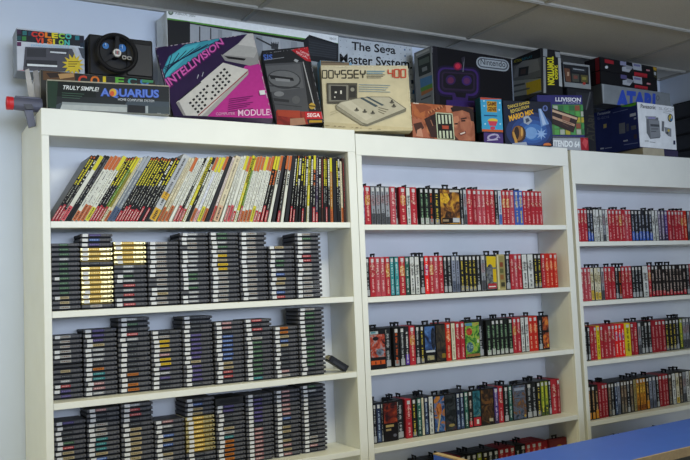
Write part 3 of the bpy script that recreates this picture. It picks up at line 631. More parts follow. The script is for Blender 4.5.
for du, dv in ((7.2, 4.6), (12.2, 5.4)):
    e = wp(117+du, 53+dv, -.047)
    for q in (((-.007, .007), (.005, .007)), ((-.007, .007), (-.007, -.005)), ((-.007, -.005), (-.007, .007)), ((.005, .007), (-.007, .007))): b.box(e.x+q[0][0], e.x+q[0][1], e.y-.003, e.y, e.z+q[1][0], e.z+q[1][1] if q[1][1] > q[1][0] else e.z+q[1][0]+.012, WM) if False else None
    for x0, x1, z0, z1 in ((-.008, .008, .005, .007), (-.008, .008, -.007, -.005), (-.008, -.006, -.007, .007), (.006, .008, -.007, .007)): b.box(e.x+x0, e.x+x1, e.y-.003, e.y, e.z+z0, e.z+z1, WM)
b.build('hub_badge', ww)
for u, v, r in ((105.5, 46, .0135), (122, 48.3, .0165)):
    p = wp(u, v); b = MB(); b.tube([p+Vector((0, .004, 0)), p-Vector((0, .004, 0))], [r, r], mat('#2f74b8', .3, name='dial_blue'), 20)
    b.box(p.x-.001, p.x+.001, p.y-.006, p.y-.003, p.z-.002, p.z+r*.8, P_('#dfe6ea')); b.box(p.x-r*.6, p.x, p.y-.006, p.y-.003, p.z-.001, p.z+.001, P_('#142838'))
    b.build('dial', ww)

# --- long narrow home computer carton
c = Carton('computer_carton', 'long dark carton reading TRULY SIMPLE at the front left of the top', (.027, .03, TOPZ), -.152, 0, 0, .466, .117, .12, '#0e1613', '#9a9c98')
c.poly([(96, 80), (171, 84), (171, 116), (96, 113)], '#15191d'); c.poly([(46, 96), (171, 100), (171, 108), (46, 105)], '#181e20'); c.poly([(128, 100), (171, 102), (171, 117), (120, 114)], '#39444e'); c.poly([(60, 103), (171, 107), (171, 117), (46, 111)], '#3a444a')
c.poly([(46, 80), (58, 81), (56, 108), (46, 107)], '#16301f')
c.textbox('TRULY SIMPLE!', 63, 85.2, 99, 89.4, '#d2d6d6', slope=.06, shear=.25, bold=.02)
c.textbox('AQUARIUS', 100.3, 88, 159, 97.8, '#3a5cc0', slope=.03, bold=.05); c.textbox('AQUARIUS', 101, 88.4, 158.6, 97.2, '#5f7cc8', slope=.03)
c.ell(113, 92.6, 3.6, 4, '#c8a030'); c.ell(112, 93.6, 2.2, 2.6, '#c05028')
c.textbox('HOME COMPUTER SYSTEM', 118, 98.2, 154, 100.6, '#c8ccd0', slope=.05)
c.poly([(62, 102), (127, 105), (127, 111), (62, 108)], '#8a9294'); c.poly([(62, 104.5), (127, 107.5), (127, 114), (60, 109.5)], '#a8aeae'); c.poly([(128, 105), (145, 106), (145, 114), (128, 113)], '#131418'); c.poly([(145.4, 106), (148, 106), (148, 114), (145.4, 114)], '#9aa2a6')
c.lines(62, 93, 84, 2.2, 3, .6, '#3c5a48', .06); c.poly([(157, 113.2), (161, 113.4), (161, 115.2), (157, 115)], '#b8bcc0')
o = c.done()
b = MB(); b.box(.002, .464, -.0022, .02, .1135, .1185, mat('#a09a88', .7, var=.15, name='worn_edge'), .001); b.build('lid_edge', o)

# --- light gun with a red muzzle, sticking out at the left
g = bpy.data.objects.new('light_gun', None); COL.objects.link(g); g.location = (-.03, .12, TOPZ)
tag(g, 'grey toy light gun with red muzzle, poking out at far left', 'light gun')
GM = mat('#585a6c', .45, name='gun_grey')
z = .036
b = MB(); b.tube([(-.055, 0, z), (-.035, 0, z), (.0, 0, z-.002), (.052, 0, z-.002)], [.0235, .0255, .0255, .027], GM, 18); b.box(-.045, .05, -.004, .004, z+.022, z+.031, GM, .002); b.build('barrel', g)
b = MB(); b.torus((-.070, 0, z), (0, 1, 0), (0, 0, 1), .020, .0065, mat('#c8202a', .4, name='red_plastic'), 24, 8); b.tube([(-.076, 0, z), (-.052, 0, z)], [.0255, .0255], mat('#c8202a', .4, name='red_plastic'), 20, cap=False); b.tube([(-.062, 0, z), (-.058, 0, z)], [.022, .022], mat('#7a1418', .6), 20); b.build('muzzle_ring', g)
b = MB(); b.prism([(-.012, -.012, .012), (.018, -.012, .012), (.028, -.012, -.048), (.004, -.012, -.056)], (0, .024, 0), GM); b.build('grip', g)
b = MB(); b.prism([(-.018, -.014, z-.006), (.012, -.014, z-.004), (.02, -.014, z-.022), (-.008, -.014, z-.026)], (0, -.014, 0), mat('#34353e', .5)); b.build('trigger', g)
g.location = (-.03, .12, TOPZ+.0)
for ch in g.children:
    if ch.name.startswith('grip'): pass

# --- long white console carton along the wall
c = Carton('console_carton', 'long white-topped console carton standing against the wall behind the magenta carton', (.602, .328, TOPZ), .015, 0, 0, .912, .566, .155, '#9aa0a4', '#dde2e6')
c.poly([(165, 9), (338, 36), (338, 44), (165, 19.5)], '#f2f5f5'); c.poly([(165, 17.6), (338, 43.2), (338, 44.6), (165, 19.2)], '#5a9a3a'); c.poly([(165, 19.2), (338, 44.6), (338, 47.2), (165, 23)], '#1a1c1c')
c.poly([(165, 19.5), (190, 22), (190, 80), (165, 80)], '#1c1d20')
c.poly([(190, 24), (307, 43), (307, 90), (190, 90)], '#a0a5ab')
for x, wd, cl in ((199, 1.2, '#3c3e42'), (210, 1.2, '#44464a'), (218, 4, '#8c9196'), (232, 9, '#b4b8bd'), (252, 10, '#888d93'), (272, 8, '#b0b4b8'), (291, 6, '#8e9398')): c.poly([(x, 25+(x-190)*.16), (x+wd, 25+(x+wd-190)*.16), (x+wd*1.3, 90), (x-wd*.3, 90)], cl)
c.line((256, 38), (278, 49), 1.6, '#3a3c40'); c.poly([(271, 43), (278, 44), (278, 50), (271, 49)], '#3c3e42')
for i in range(4): c.line((271.5+i*2.1, 42), (271.5+i*2.1, 47), .8, '#26282c')
c.poly([(303, 41), (309, 35), (338, 44), (338, 66), (306, 60)], '#202226'); c.poly([(308, 38), (337, 45), (336, 60), (309, 54)], '#2e3136')
for i in range(6): c.line((309, 42+i*2.6), (336, 47+i*2.2), .7, '#3c4046')
c.ell(170.5, 12.6, 2.6, 2.6, '#5c6a5c'); c.ell(170.5, 12.4, 1.5, 1.7, '#a8b4a4'); c.textbox('XBOX 360', 174.5, 11, 195, 14.6, '#9aa09c', slope=.14)
c.textbox('XBOX', 329, 37.4, 336, 39.6, '#a0a4a4', slope=.14)
c.done()

# --- magenta and purple carton leaning back
IP = Vector((.541, .1, 2.231))
c = Carton('computer_carton', 'tilted purple and magenta carton with a white keyboard picture', IP, -.33, .36, .12, .440, .446, .04, '#2f2244', '#5c4c66', crushed=[(155.2, 47.8), (253, 33.3), (272.7, 118.4), (173.7, 115.6)])
c.poly([(208, 115), (226, 98), (259, 60), (266, 70), (276, 122), (206, 122)], '#a83082'); c.poly([(245, 66), (262, 61), (277, 124), (205, 124), (215, 108)], '#b23488')
c.poly([(163, 70), (169, 56.5), (186, 44.6), (222, 38), (165.8, 79)], '#3f93a6'); c.poly([(163.5, 71), (170, 57), (182, 48), (200, 43), (166, 78)], '#4fb0be')
for i in range(7): c.line((164.5, 77-i*1.6), (172+i*7.2, 55-i*2.1), .8, '#1e2440')
c.text('INTELLIVISION', (163.8, 79.5), (221, 37.5), (225, 45), (170, 89), '#5a1a58', bold=.06); c.text('INTELLIVISION', (164.6, 79.8), (220.8, 38.4), (224, 44.2), (169.6, 87.4), '#cf62ac', bold=.02)
c.poly([(223, 55), (238, 44), (248, 33.5), (253.5, 34), (258.5, 54), (254, 65)], '#a9a8a6'); c.poly([(238, 45), (248, 34), (253, 34), (256, 48), (252, 47)], '#c4c2be'); c.poly([(221, 55), (254, 58), (258, 50), (259, 64), (250, 66), (225, 61)], '#8f8e8e'); c.poly([(224, 56.2), (246, 59), (244, 61), (228, 59)], '#1c1c20')
c.poly([(176, 103), (223, 63), (248, 70), (200, 118), (184, 117)], '#c9c6c0'); c.poly([(200, 118), (248, 70), (248.4, 74.5), (206, 118)], '#a4a19e'); c.line((198, 116), (247.6, 72), .9, '#8a2030'); c.poly([(176, 103), (184, 117), (187, 118), (179, 102)], '#8f8c8a')
c.step = 0
for r_ in range(4):
    for k in range(11):
        t = k/10; u = 190+r_*2.6+t*34; v = 103-t*33.5+r_*3.0
        if (k+r_) % 7 != 6: c.poly([(u-1.3, v), (u+.9, v-1.2), (u+2.0, v+.6), (u-.2, v+1.9)], '#242428')
c.step = 1; c.lay += 1
c.line((178.5, 101), (201, 82.5), 1.1, '#2a2a2e'); c.line((197.2, 79), (198.6, 75), .7, '#b0b0b8'); c.line((202, 77), (203.4, 72.5), .7, '#b0b0b8')
for i in range(7): c.line((229-i*.2, 99.6+i*2.1), (253-(i % 3)*3, 96.4+i*2.1), .7, '#6a2058')
c.fray([(155.8, 48.6), (252.4, 34.2), (272.2, 120)], '#b8acb4', 3); c.fray([(155.9, 48.6), (166, 86)], '#a89aa6', 4)
c.textbox('MODULE', 238, 110.4, 269.5, 116.8, '#e8c0da', slope=-.03, bold=.01); c.textbox('COMPUTER', 216, 113.2, 235, 116, '#d8a8c8', slope=-.02)
o = c.done()
b = MB(); x, zz = c.px(262.2, 93.6); b.box(x-.012, x+.012, -.009, -.0066, zz-.011, zz+.011, STICK); b.build('price_sticker', o)

# --- grey and black console carton leaning next to it
c = Carton('console_carton', 'black and grey console carton with a red top corner, leaning right of the magenta carton', (1.043, .13, TOPZ+.011), -.308, .178, .127, .224, .393, .06, '#26272a', '#18181a', bev=.002)
c.poly([(264, 64), (302, 62), (309, 112), (276, 112)], '#4c4d50'); c.poly([(265, 66), (300, 64), (304, 88), (270, 92)], '#5d5e60')
c.ell(284, 79.5, 17, 9.5, '#3a3b3e', rot=.1); c.ell(284, 79, 15.5, 8.2, '#6a6b6c', rot=.1); c.poly([(269, 75), (293, 78), (294, 81), (271, 79)], '#232427'); c.poly([(275, 78), (290, 79.6), (290, 82), (276, 81)], '#8a8b8c')
c.line((268, 86), (300, 88), .8, '#2c2d30'); c.ell(279, 94, 5, 2.6, '#7c7d7e'); c.poly([(273, 98), (289, 100), (289, 102.6), (274, 101)], '#303134'); c.ell(296, 100, 4, 4, '#5a5b5c'); c.line((271, 104), (302, 107), .8, '#3a3b3e')
c.textbox('SIS', 262.8, 54.6, 272.5, 60, '#4a6ab8', bold=.03); c.line((262.5, 60.6), (284, 57.6), .6, '#8a8c90'); c.poly([(295, 59), (298.6, 60.6), (297, 62.6), (293.6, 61)], '#a8aaac')
c.poly([(291, 50), (308, 47), (311.6, 62), (306, 61)], '#b8222c'); c.text('SPECIAL', (296, 51), (308, 57), (308, 59.4), (296.4, 53.4), '#e8d0d0'); c.text('OFFER', (300, 50.2), (309, 54.6), (309, 56.8), (300.4, 52.4), '#e8d0d0')
c.line((303, 62), (315, 110), 1., '#a8a8a8'); c.poly([(309, 62), (314, 62), (322, 108), (315, 108)], '#1c1c20')
c.poly([(276, 111), (324, 112), (325, 128), (274, 128)], art(['#5a1414', '#8a2220', '#a83a26'], 20, 4, 1, 25)); c.poly([(277, 110), (300, 111), (300, 119), (278, 116)], '#a8402c')
c.ell(312, 106.3, 3.2, 3.2, '#b8963c'); c.line((309, 106), (315, 106.6), 1.2, '#3a2c14')
c.poly([(304.5, 112), (322, 112), (323.5, 119), (305.5, 119)], '#c01f28'); c.textbox('SEGA', 307, 113.4, 320, 117.4, '#eed8d8', bold=.03); c.poly([(307, 119.6), (323.6, 119.6), (324, 124), (308, 124)], '#1c2430'); c.poly([(309, 120.6), (322, 120.6), (322, 123), (309, 123)], '#b89028')
c.poly([(290, 119), (304, 118), (306, 126), (290, 126)], '#a87c62'); c.fray([(262.4, 54), (307.6, 48.2), (323.6, 124)], '#8c8c90', 6, 24, .5)
c.done()

# --- pale blue carton, mostly hidden
c = Carton('game_carton', 'pale blue carton with a worn brown top edge, mostly hidden behind the beige console carton', (1.335, .225, TOPZ), -.12, 0, 0, .17, .388, .045, '#7fa9c4', '#7fb0cc')
c.poly([(316, 57), (349, 57), (349, 66.4), (317, 66)], '#857258'); c.lines(321, 60.5, 346, 2.2, 2, .8, '#4a4034'); c.poly([(313, 72), (318, 71), (319, 78), (314, 80)], '#c6dae4')
c.done()

# --- beige console carton
c = Carton('console_carton', 'beige console carton with a console drawing and red digits, over the bookcase seam', (1.272, .1, TOPZ+.005), -.357, .083, .0, .427, .327, .062, '#c9bd9a', '#bfb38e')
c.poly([(320, 67), (408, 66), (409, 72), (320.5, 72)], '#cdc2a2'); c.poly([(325, 122), (412, 128), (412, 133), (325, 128)], '#beb08a')
def seg(cr, x, y, w, h, segs, col, t=1.7):
    L = {'t': ((x, y), (x+w, y)), 'm': ((x, y+h/2), (x+w, y+h/2)), 'b': ((x, y+h), (x+w, y+h)), 'l': ((x, y), (x, y+h)), 'r': ((x+w, y), (x+w, y+h)), 'p': ((x, y), (x, y+h/2)), 'q': ((x+w, y), (x+w, y+h/2)), 's': ((x+w, y+h/2), (x+w, y+h)), 'd': ((x, y+h/2), (x, y+h)), 'c': ((x+w/2, y+h/2), (x+w/2, y+h)), 'x': ((x, y), (x+w/2, y+h)), 'y': ((x+w, y), (x+w/2, y+h))}
    for k in segs: cr.line(*L[k], t, col)
for i, sg in enumerate(('tblr', 'tblr', 'pqmc', 'tmbps', 'tmbps', 'tmbl', 'pqmc')): seg(c, 322.3+i*6.35, 70.6, 4.5, 7.6, sg, '#3a362c', 1.25)
c.lines(366.5, 71.6, 384.5, 1.9, 2, .9, '#5a8aa0'); c.lines(366.5, 75.2, 385, 1.5, 3, .6, '#5a5444')
for i, sg in enumerate(('pqms', 'tblr', 'tblr')): seg(c, 388+i*6.4, 69.8, 4.6, 8.0, sg, '#c04a34', 1.2)
c.poly([(326.4, 83.5), (357, 83.5), (357, 100), (349, 100), (346, 104.5), (327, 104)], '#4a463c'); c.poly([(328.4, 85), (348, 85.5), (348, 101.5), (328.6, 102)], '#7c786c'); c.poly([(330.5, 86.2), (346, 86.6), (346, 100.6), (331, 100.6)], '#201f20')
c.poly([(349, 86), (355.5, 86), (355.5, 98), (349, 98)], '#2c2a28'); c.ell(352.2, 90, 2, 2, '#8a8678'); c.rect(334.5, 92, 336.6, 93.6, '#d8d4c8'); c.rect(340, 91, 341.6, 94.4, '#d8d4c8'); c.rect(334, 97, 335.2, 98.4, '#d8d4c8')
c.lines(358.5, 85, 390, 2.2, 4, .6, '#7a9098', .03)
c.poly([(335.5, 106), (340, 102.5), (357, 98.6), (371, 97), (389, 97.2), (406, 109), (405.5, 112), (367, 126.6), (361, 125), (336, 109)], '#6e6a5a'); c.poly([(336.4, 105.8), (341, 102.8), (358, 99), (372, 97.6), (388.6, 97.8), (404.6, 109), (367, 124.4), (362, 123)], '#b1aa94'); c.poly([(340, 103.6), (350, 101), (372, 117.6), (366, 121)], '#bfb8a2'); c.poly([(336, 106.2), (361.6, 123.4), (364, 126), (361, 125.4), (336, 109.6)], '#8c8672')
c.poly([(359, 98.4), (362, 97.8), (378, 106.6), (375, 107.6)], '#3c4a50'); c.poly([(365, 97.4), (367.4, 97), (384, 105.6), (381.6, 106.4)], '#3c4a50'); c.lines(378, 108, 388, 2, 3, .9, '#6a6450', .25)
for u, v in ((356.4, 110.8), (364.4, 112.4), (372.4, 113.8), (391.5, 103), (393.4, 107)): c.ell(u, v, 2.4, 1.2, '#5c584c'); c.poly([(u-1, v), (u+1, v), (u+.7, v-2.6), (u-.7, v-2.6)], '#34322c')
c.lines(330, 113, 340, 2.6, 2, .4, '#a89c78', -.3); c.fray([(320.6, 67.6), (407.4, 67), (411.8, 132)], '#e0d8c0', 7, 24, .6); c.fray([(325, 126), (411.6, 132.4)], '#6a5a40', 8, 20, .6)
c.done()

# --- white carton with serif lettering
c = Carton('console_carton', 'tall white carton with black lettering and dotted grid, behind the beige console carton', (1.527, .385, TOPZ), .0, 0, 0, .477, .579, .075, '#c2c8cc', '#b6bcc0')
c.step = 0
for i in range(13):
    for j in range(11):
        u, v = 340+i*6+.35*j, 40+j*6.2+i*.68; c.rect(u, v, u+.8, v+.8, '#8a9298')
for j in range(11):
    for i, cl in ((0, '#4a6a90'), (1, '#8a9298')): c.rect(404+i*5+.3*j, 49+j*6.2, 405.4+i*5+.3*j, 50.6+j*6.2, cl)
c.step = 1; c.lay += 1
c.poly([(338, 36), (413, 45.2), (413, 46.4), (338, 37)], '#3a3c40')
c.textbox('The Sega', 351.5, 41.5, 395.5, 52.6, '#1e2024', slope=.1, bold=.02); c.textbox('Master System.', 339.5, 53.5, 412, 66, '#1e2024', slope=.08, bold=.02)
c.rect(411, 80, 413.4, 84, '#2a3444'); c.rect(412.4, 90, 414.6, 94, '#3a6aa0')
c.done()

# --- black robot carton
up = .244
P0 = Vector((1.962, .16, TOPZ-.016))
c = Carton('console_carton', 'big black carton printed with a purple glowing two-eyed machine, on the middle bookcase', P0, .045, -.01, .0, .572, .530, .152, '#0e0d12', '#82878b')
c.poly([(431.5, 45), (437, 45.6), (440, 104), (436, 104)], '#1c1b22')
def rrect(x0, y0, x1, y1, r, sl=0.):
    o_ = []
    for cx, cy, a0 in ((x1-r, y1-r, 0), (x0+r, y1-r, 90), (x0+r, y0+r, 180), (x1-r, y0+r, 270)):
        for k in range(5):
            t = math.radians(a0+k*22.5); x = cx+r*math.cos(t); o_.append((x, cy+r*math.sin(t)+sl*(x-x0)))
    return o_
c.poly(rrect(436, 65, 480, 96, 8, .06), '#1a1230'); c.poly(rrect(437.6, 67, 478.4, 94, 7, .06), '#38225f'); c.poly(rrect(439.5, 68.8, 476.5, 92, 6, .06), '#1c1626'); c.poly(rrect(441.5, 71.5, 474.6, 89.6, 3.5, .06), '#2c2038'); c.poly(rrect(443, 73, 473, 88, 2.5, .06), '#17131c')
c.ell(450.5, 80, 5, 5, '#32204a'); c.ell(450.5, 80.4, 3.2, 3.2, '#5e2848'); c.ell(466.5, 80.6, 5, 5, '#35225c'); c.ell(466.5, 81, 3.2, 3.2, '#562a54')
c.ell(457.5, 66.4, 4.2, 4, '#701a38'); c.ell(457.5, 66.2, 2.6, 2.6, '#c02c44')
c.poly([(452, 93), (468, 94), (467, 112), (453, 112)], '#332054'); c.poly([(454.4, 92), (466, 93), (465, 98), (456, 97)], '#141018'); c.poly([(446, 100), (474, 101), (476, 112), (446, 112)], '#33205c')
c.poly(rrect(476, 56.4, 508.8, 68.2, 5.5, .12), '#9ba2a8'); c.poly(rrect(477.2, 57.6, 507.6, 67, 4.6, .12), '#4c525a'); c.poly(rrect(478.4, 58.8, 506.4, 65.8, 3.6, .12), '#9ea5aa'); c.textbox('Nintendo', 480.2, 58.6, 505, 64.6, '#33373d', slope=.12, bold=.01)
c.fray([(432, 100), (432.2, 45.4), (511, 57)], '#8a8a92', 5, 30, .5); c.line((464, 57), (462.6, 72), .8, '#6a6a72'); c.poly([(461, 58), (464.5, 56.5), (463.4, 62), (461.6, 66)], '#2c2a34')
for q, cl in (([(417.5, 58), (430, 52.5), (431, 72), (419, 77)], '#2c3234'), ([(420, 79), (432, 75), (433, 90), (421.5, 96)], '#4a7aa8'), ([(420.6, 88), (432.4, 83), (433, 89), (421.5, 95)], '#5a8a3c'), ([(421.4, 92), (432.8, 87.4), (433, 90), (421.5, 96)], '#a86a38'), ([(418.6, 60.5), (429, 56), (429.6, 62), (419, 66)], '#55605c'), ([(416, 54.4), (429, 48.4), (429.4, 50.4), (416.4, 56.4)], '#b4b8ba'), ([(422, 68), (427, 66), (427.5, 70), (422.5, 72)], '#7c8286'), ([(421, 99), (431, 95), (431.4, 96.4), (421.4, 100.4)], '#484c50')): c.side(q, cl)
c.done()

# --- brown photo carton
c = Carton('accessory_carton', 'low brown carton printed with a smiling face and striped badge, below the black robot carton', (1.726, .03, TOPZ-.014), -.042, 0, 0, .378, .180, .075, art(['#4a2618', '#8a4a2e', '#a86442', '#b87850'], 14, 4, 1.5, 22), '#6a4430')
c.poly([(412, 101), (446, 104), (445, 116), (430, 122), (412, 116)], art(['#7a3e24', '#a85c38', '#b8703c'], 22, 4, 1, 23)); c.poly([(415, 105), (424, 104), (432, 108), (420, 113)], '#8a4a2e'); c.poly([(428, 112), (443, 105), (444.6, 107), (430, 114)], '#7a4028')
for i in range(6): c.line((428+i*2.6, 111.4-i*1.2), (429.2+i*2.6, 113.6-i*1.2), .9, '#c88a60')
c.poly([(424, 119), (436, 113), (437, 138), (431, 137)], '#3c2620'); c.poly([(430, 116), (437, 114), (437, 124), (433, 126)], '#2a1c1a'); c.line((430.4, 120), (432.8, 126), .8, '#9a6a50'); c.poly([(412, 118), (421, 120), (430, 138), (413, 136.6)], '#a8644a'); c.poly([(413, 124), (421, 122), (424, 128), (416, 134)], '#4a2c22'); c.poly([(417, 130), (421, 128), (423, 137), (416, 136)], '#c08a70')
c.poly([(412.6, 102), (419, 102.6), (418, 104), (412.6, 103.6)], '#d8c8b8')
c.poly([(445, 104), (453, 104.6), (450, 113), (446, 112)], '#c07a5c')
c.poly([(452, 104), (475, 106), (476, 142), (455, 141)], '#4a2e24'); c.poly([(452.5, 112), (456, 107), (464, 106.6), (470, 109), (472.6, 117), (474.6, 128), (474.8, 141), (459, 141), (453, 134)], art(['#8a5038', '#a0624a', '#b07454'], 18, 2, .5, 24)); c.poly([(452, 112), (450, 108), (455, 104.6), (466, 105), (473, 110), (474, 122), (470.6, 121), (469, 113), (462, 110.4), (456, 111.4)], '#2c1e1c')
c.poly([(453, 117), (458, 115.6), (459, 122), (455, 128), (453, 126)], '#b8785a'); c.poly([(454, 123.4), (457.4, 123), (457.6, 124.6), (454, 124.8)], '#2a1a18'); c.poly([(460, 118.6), (466, 117.4), (466.6, 118.8), (460.6, 119.8)], '#3a241e'); c.poly([(460.6, 120.4), (465, 120), (465, 121.6), (461, 121.8)], '#2a1a18'); c.poly([(457.4, 122), (459.4, 121), (460.2, 129), (457, 130)], '#8c5440'); c.poly([(458, 133.4), (465, 131), (466, 133.4), (460.4, 136)], '#6a2824'); c.poly([(459.4, 133.6), (464.4, 131.8), (464.8, 133.2), (460.4, 134.8)], '#d8c8ba'); c.poly([(472, 122), (474.6, 124), (474.6, 132), (472, 130)], '#8c5440')
c.poly([(435, 112.4), (452, 113.6), (454.4, 140), (437, 139)], '#b8bfa0'); c.poly([(436, 113.4), (451.2, 114.6), (453.4, 139.4), (438, 138.4)], '#1c1e1a')
for i in range(4): c.poly([(437.4+i*3.5, 115), (439.4+i*3.5, 115.2), (440+i*3.5, 124), (438.2+i*3.5, 124)], '#c2c8ac'); c.poly([(438.6+i*3.5, 131), (440.6+i*3.5, 131), (441+i*3.5, 138.4), (439.2+i*3.5, 138.4)], '#c2c8ac')
c.poly([(440, 124.4), (449, 125), (449, 130.4), (440.4, 130)], '#241816'); c.poly([(441.4, 125.6), (448, 126), (448, 129.4), (441.8, 129)], '#a84a34')
c.done()

# --- small cyan box on a small purple box
c = Carton('accessory_carton', 'small dark purple box with pale scribbles, under the small cyan box', (2.192, .05, TOPZ-.016), -.09, 0, 0, .125, .0655, .05, '#46346c', '#201c26')
c.ell(493, 137, 6, 3.2, '#b0a8c0', rot=-.2); c.ell(493, 137.2, 4, 1.8, '#4a3a70', rot=-.2); c.line((487, 140.4), (498, 139.6), 1., '#b8b0c8'); c.line((494, 133.6), (500, 138), 1., '#9890b0')
c.done()
c = Carton('accessory_carton', 'small cyan box with orange title and cartoon lamp, on the purple box', (2.182, .05, 2.251), -.105, 0, 0, .135, .184, .05, '#3d9ac2', '#20505c')
c.poly([(480, 97), (502.4, 97), (502.4, 99.4), (480, 99.6)], '#b8442c'); c.poly([(482, 129), (503.4, 130), (503.4, 132.4), (482, 131.4)], '#c05a2c')
c.poly([(486.6, 101), (496.6, 101.6), (496.8, 112.4), (487, 111.8)], '#c0942c'); c.textbox('GAME', 487.2, 101.8, 496.2, 106, '#5a2a10', bold=.03); c.textbox('GENIE', 487.4, 107, 496.4, 111.4, '#5a2a10', bold=.03)
c.line((484, 115.4), (497, 116), 1.1, '#20406a'); c.ell(492.6, 120.6, 5, 2.2, '#d4b83c'); c.poly([(487.8, 121), (497.4, 121.4), (495.8, 126), (489.4, 125.6)], '#c43c50'); c.ell(492.6, 128, 2.6, 1.6, '#c43c50')
for u, v in ((484, 106), (499.6, 103), (499, 110), (485, 124), (500, 124), (483.6, 101)): c.ell(u, v, .9, .9, '#a8d4e0')
c.done()

# --- deep blue game carton (figure left out)
c = Carton('game_carton', 'deep blue game carton with yellow lettering and a spotlight, right of the small cyan box', (2.327, .04, TOPZ-.016), -.223, 0, 0, .292, .243, .085, '#131a30', '#12141c')
c.poly([(503, 99), (551, 99), (551, 108), (503, 107)], '#121624')
for k, cl in enumerate(('#1f2f5c', '#26407a', '#2f5496', '#3d6cae')): c.ell(530+k, 131+k*.4, 24-k*4.4, 19-k*3.6, cl, 28)
c.ell(531, 133, 6, 6, '#6f96c8')
c.poly([(538, 109), (541, 108.6), (549, 124), (541, 127)], '#6a8cc0'); c.poly([(539, 109), (540.4, 108.8), (546, 124), (542.6, 125.4)], '#a2b8d8')
c.text('DANCE DANCE', (507.4, 105.4), (529.2, 100.9), (529.4, 103.5), (508.2, 108.9), '#d2b850', bold=.02); c.text('REVOLUTION', (510, 109.9), (528.6, 104.9), (528.8, 107.7), (511, 113.6), '#d2b850', bold=.02); c.text('MARIO MIX', (508.2, 115.6), (533, 109.2), (533.6, 114), (509.6, 121.6), '#e0a82c', bold=.04)
c.ell(545, 108.4, 2.6, 3, '#5a6aa0'); c.ell(545, 108.2, 1.3, 1.8, '#20284a')
c.ell(518.6, 134, 7.2, 8.6, '#3c2818'); c.ell(517.8, 133.4, 5.8, 7.6, '#8a5c2a'); c.ell(516.4, 133.2, 2.6, 6.4, '#2c1c10'); c.ell(521.6, 132, 1.1, 4.6, '#c8984c'); c.poly([(512, 132), (514, 132), (518, 144), (515, 144)], '#b88a3c')
c.poly([(523, 117), (528, 115.6), (532, 121), (528, 125), (523.6, 123)], '#99a2b0'); c.poly([(525, 119), (528, 118), (529.6, 121), (526, 123)], '#3a4258')
c.star(541, 134, 2.4, 6.2, 8, '#88a8d4'); c.poly([(512, 143.4), (526, 142), (527, 146), (512, 146)], '#9aa2b4'); c.ell(547, 145, 4, 2, '#c06a34')
c.done()

# --- console box in silver and red lettering, and the purple one on it
c = Carton('console_carton', 'flat silver and red carton lettered NINTENDO 64, beneath the purple and green carton', (2.655, .066, 2.1848), -.1, 0, 0, .293, .0765, .165, '#a3a8ae', '#7a7e84')
c.poly([(552, 136), (591, 137), (591, 138.6), (552, 138)], '#50545c'); c.poly([(580, 137.4), (590.6, 138), (590.6, 150.6), (581, 150)], '#98202c'); c.poly([(584, 138), (589, 141), (586, 149), (582, 143)], '#c04a50')
c.textbox('NINTENDO 64', 545, 139.4, 579.6, 146, '#e4e8ea', slope=.05, bold=.04)
c.done()
c = Carton('console_carton', 'purple-topped carton with a brown console over green tiles, right of the deep blue carton', (2.660, .128, 2.2622), -.322, 0, 0, .278, .243, .10, '#2e2a6a', '#23285c')
c.poly([(552, 104.6), (582.6, 104.6), (586, 135), (552, 135)], '#4a7a3c')
rr = random.Random(5)
for i in range(6):
    for j in range(5):
        u, v = 553+i*5.4+j*.4, 105.6+j*6; c.poly([(u, v), (u+4.4, v), (u+4.8, v+5), (u+.2, v+5)], rr.choice(['#3f8a48', '#b0a030', '#4f9a54', '#8a4a30', '#a8b0a0', '#2c6a3c', '#55a048']))
c.textbox('LLIVISION', 555, 97.4, 580.4, 101.6, '#d8dae4', slope=.02, bold=.03); c.textbox('25 GAMES', 562, 102.2, 580, 104, '#a8aad0')
c.poly([(552, 108), (578, 117), (573, 133), (552, 124)], '#2c1a16'); c.poly([(552, 109.6), (577, 118), (576.4, 120), (552, 112)], '#c8a88a'); c.poly([(552, 116), (574.6, 124.4), (574, 126.6), (552, 118.6)], '#b89478'); c.poly([(562, 115.4), (570, 118.4), (569, 122), (561.4, 119.4)], '#8a5a44'); c.lines(562, 121, 572, 1.4, 3, .6, '#5a3a30', .35)
c.done()

# --- yellow lettered black carton perched above
c = Carton('game_carton', 'black carton with yellow sideways lettering and torn white tape, on the purple-topped carton', (2.683, .1, 2.5075), -.015, 0, 0, .150, .262, .245, '#17171a', '#3c3e40')
c.text('TOMYTRON', (553.6, 56.6), (554.6, 85), (547.6, 85), (547, 56.6), '#d0c828', bold=.05); c.text('2600', (557.6, 65), (558, 79.6), (554.8, 79.4), (554.4, 65), '#d0c828', bold=.03)
c.poly([(543, 47.6), (547, 48.4), (547, 57), (543, 56)], '#8c9092'); c.poly([(543, 57), (545.4, 57), (546, 93), (543.4, 93)], '#8a8c8c')
c.poly([(557.8, 58), (562, 58.4), (563.6, 80), (563, 87), (559, 86), (558.6, 74)], '#a4a8a8'); c.poly([(554.6, 51.6), (560, 52.4), (560, 58), (555.6, 57)], '#8a8e90')
for q, cl in (([(513, 56.6), (541, 47.8), (541, 57), (513, 65)], '#16161a'), ([(513.6, 66), (540.6, 57.6), (541, 77), (513.4, 82)], '#6a6d70'), ([(516, 66.6), (523, 61), (538, 58.6), (540, 70), (514, 78)], '#85888a'), ([(519, 68), (529, 66), (528, 75), (518.4, 76.6)], '#26272a'), ([(521, 69.4), (526, 68.6), (525.6, 73.6), (520.6, 74.4)], '#4a3834'), ([(513.4, 81), (541.2, 78), (541.6, 92), (513, 97)], '#8f9594'), ([(526, 83), (541, 78.6), (541.4, 90), (527, 95)], '#c0a828'), ([(514, 85), (525, 82.6), (525, 84.6), (514, 87)], '#4a4e50'), ([(514, 91), (530, 87.4), (530, 89), (514, 93)], '#5a5e60')): c.side(q, cl)
